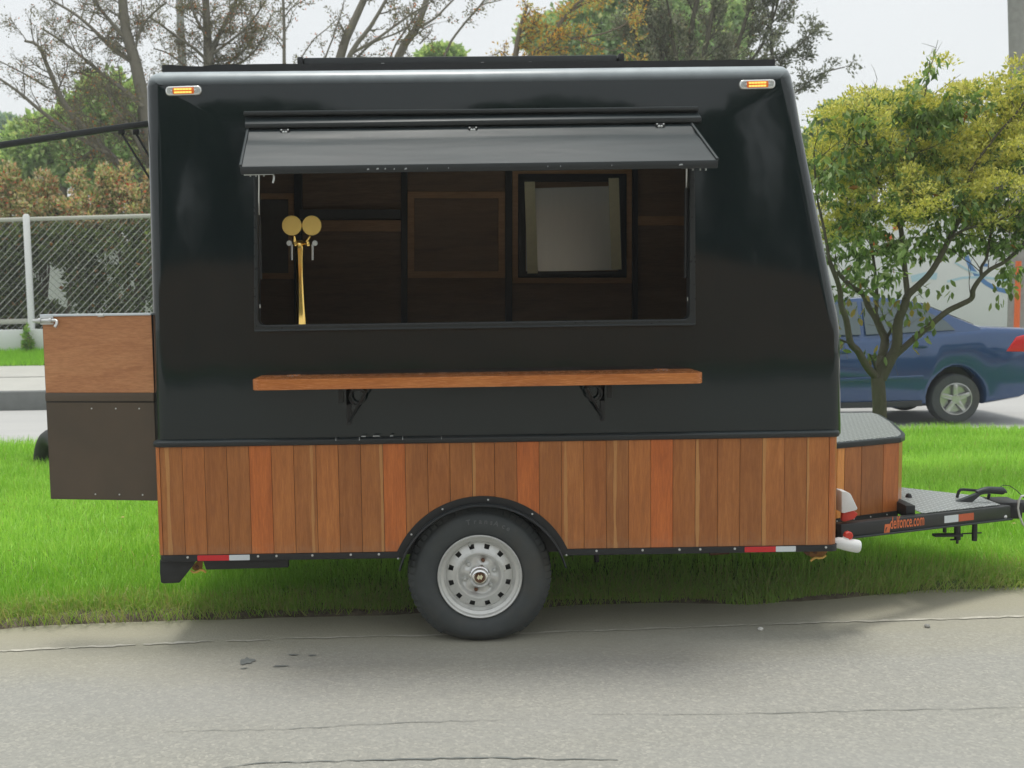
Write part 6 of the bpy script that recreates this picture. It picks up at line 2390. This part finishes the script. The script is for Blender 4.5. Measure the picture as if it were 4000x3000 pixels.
sc = YN / FPX


def sample(LB_, N, hollow=0.3, nc=20, sd=0.11):
    ar = np.array([b[2] * b[3] for b in LB_], float)
    k = r.choice(len(LB_), N, p=ar / ar.sum())
    P = np.zeros((N, 3))
    for bi, b in enumerate(LB_):
        sel = np.where(k == bi)[0]
        if not len(sel):
            continue
        c = at(b[0], b[1], Y=YN + random.uniform(-0.35, 0.35))
        q = r.normal(0, 1, (nc, 3))
        q /= np.linalg.norm(q, axis=1, keepdims=True)
        q *= r.uniform(hollow, 1.0, (nc, 1))
        ci = r.integers(0, nc, len(sel))
        P[sel] = np.array([c.x, c.y, c.z]) + (q[ci] + r.normal(0, sd, (len(sel), 3))) * np.array([b[2] * sc, 0.32, b[3] * sc])
    return P


# larger green leaves
N = 6800
P = sample(LB, N)
D = np.tile(np.array([[0.0, 0.0, -0.8]]), (N, 1))
C = pal(N, [(0.17, 0.28, 0.08, 5), (0.27, 0.39, 0.14, 4), (0.38, 0.48, 0.24, 2), (0.10, 0.18, 0.05, 3), (0.42, 0.20, 0.06, 0.15)], r, 0.2)
leaf_mesh(P, D, (0.055, 0.095), C, "foliage", "leaf_green", ft, 0.46, 5)
# flower sprays: many fine pieces in tufts, mostly on the upper and outer side
top_l = [b for b in LB if b[1] < 900] + [(3300, 900, 90, 60), (3560, 880, 80, 50), (3860, 880, 110, 60)]
NS = 950
base_ = sample(top_l, NS, 0.55, 40, 0.12)
M_ = 38
ctr = np.repeat(base_, M_, 0)
offs = r.normal(0, 1, (len(ctr), 3)) * np.array([0.036, 0.036, 0.020])
P = ctr + offs + np.array([0, -0.05, 0.03])
D = offs * 10 + np.array([0, 0, 0.7])
C = pal(len(P), [(0.70, 0.68, 0.19, 5), (0.58, 0.58, 0.16, 4), (0.82, 0.80, 0.30, 2), (0.40, 0.46, 0.11, 2)], r, 0.15)
leaf_mesh(P, D, (0.018, 0.042), C, "flower_sprays", "leaf_green", ft, 0.5, 6)
# single leaves that read one by one against the car
random.seed(5)
proto = []
for q in range(6):
    rr_ = random.Random(q)
    L = 0.075 + 0.012 * q / 5
    m = MB()
    V = [(0, 0, 0)]
    fold = 0.25
    for t, wv_ in ((0.25, 0.17), (0.5, 0.24), (0.78, 0.15)):
        V += [(wv_ * L, -fold * wv_ * L, -t * L), (0, 0.0, -t * L), (-wv_ * L, -fold * wv_ * L, -t * L)]
    V.append((0, -0.1 * L, -L))
    F = [(0, 1, 2), (0, 2, 3), (1, 4, 5, 2), (2, 5, 6, 3), (4, 7, 8, 5), (5, 8, 9, 6), (7, 10, 8), (8, 10, 9)]
    me = bpy.data.meshes.new("leaf")
    me.from_pydata(V, [], F)
    ca_ = me.color_attributes.new("Col", 'FLOAT_COLOR', 'POINT')
    cc_ = [(0.13, 0.21, 0.06), (0.20, 0.29, 0.10), (0.09, 0.15, 0.04), (0.27, 0.33, 0.13), (0.34, 0.27, 0.08), (0.16, 0.25, 0.07)][q]
    ca_.data.foreach_set("color", [x for _ in V for x in (*cc_, 1.0)])
    me.materials.append(MATS["leaf_green"])
    proto.append(me)
low = [(3260, 1160), (3250, 1240), (3310, 1200), (3275, 1235), (3265, 1320), (3285, 1350), (3300, 1160), (3330, 1190), (3370, 1190), (3350, 1245), (3400, 1160), (3420, 1190), (3440, 1150), (3460, 1190), (3475, 1160),
       (3500, 1200), (3470, 1240), (3530, 1130), (3590, 1130), (3620, 1110), (3570, 1170), (3600, 1200), (3620, 1225), (3560, 1215), (3540, 1240), (3600, 1180), (3630, 1270), (3580, 1290), (3605, 1310), (3570, 1320), (3650, 1265),
       (3370, 1385), (3395, 1375), (3410, 1390), (3440, 1370), (3385, 1395), (3455, 1385), (3880, 1110), (3900, 1150), (3920, 1090), (3935, 1130), (3890, 1180), (3945, 1110), (3690, 1110), (3660, 1120), (3700, 1140), (3520, 1180)]
for (x_, y_) in low * 3:
    p = at(x_ + random.gauss(0, 14), y_ + random.gauss(0, 12), Y=YN + random.uniform(-0.12, 0.12))
    o = bpy.data.objects.new("leaf", random.choice(proto))
    COL.objects.link(o)
    o.location = p
    o.rotation_euler = (random.gauss(0, .5), random.gauss(0, .5), random.uniform(0, 6.28))
    attach(o, ft)
    o.matrix_parent_inverse = WORLD[ft.name].inverted()

# ------------------------------------------------------------------ what stands across the road behind the camera (seen only in the paintwork)
m = MB().box(-60, 60, -9.7, -9.5, -0.1, 0.13)
struct(m.build("kerb", "kerb_concrete"))
bw = MB().box(-40, 45, -16.3, -16, -0.1, 2.5).build("boundary_wall", "brown_render")
tag(bw, "long brown rendered wall across the road behind the camera", "wall")


def plain_tree(label, x, y, h, rx, seed):
    r = np.random.default_rng(seed)
    t = thing("roadside_tree", (x, y, 0), label, "tree", "trees behind the brown wall")
    N = 2600
    q = r.normal(0, 1, (N, 3))
    q /= np.linalg.norm(q, axis=1, keepdims=True)
    q *= r.uniform(0.3, 1, (N, 1)) ** 0.4
    P = np.array([x, y, h * .62]) + q * np.array([rx, rx, h * .42])
    leaf_mesh(P, q, (0.35, 0.6), pal(N, [(0.08, 0.14, 0.04, 1), (0.05, 0.1, 0.03, 1)], r), "crown", "leaf_green", t, 0.8, seed)
    MB().tube([(x, y, 0), (x, y, h * .6)], [0.18, 0.1], 8).build("trunk", "bark_brown", t)


BT_ = [(-20, -20, 7.5, 3.6, "broad"), (-14.5, -21, 10.0, 3.4, "tall"), (-9.5, -19.5, 7.0, 3.0, "round"), (-5.5, -22, 9.5, 3.2, "slender"), (-1.5, -19.5, 6.4, 2.6, "small"),
       (3.0, -21, 9.0, 3.4, "leafy"), (7.0, -19.5, 7.2, 2.8, "low"), (11.5, -21, 10.5, 3.6, "tallest"), (16.5, -20, 8.0, 3.4, "wide"), (22, -21, 9.0, 3.6, "dark")]
for k, (x, y, h, rx, word_) in enumerate(BT_):  # unseen row, made taller to darken the sky reflected in the black paint
    plain_tree(word_ + " added unseen tree behind the brown wall across the road", x, y, h, rx, 90 + k)

# ------------------------------------------------------------------ light haze
s = NT("haze_air")
pv = s.n("ShaderNodeVolumePrincipled")
pv.inputs['Color'].default_value = (0.93, 0.95, 0.94, 1)
pv.inputs['Density'].default_value = 0.0026
pv.inputs['Anisotropy'].default_value = 0.0
s.l(pv.outputs[0], s.out.inputs['Volume'])
hz = MB().box(-80, 80, -50, 115, -1.9, 15.0).build("haze", "haze_air")
stuff(hz)
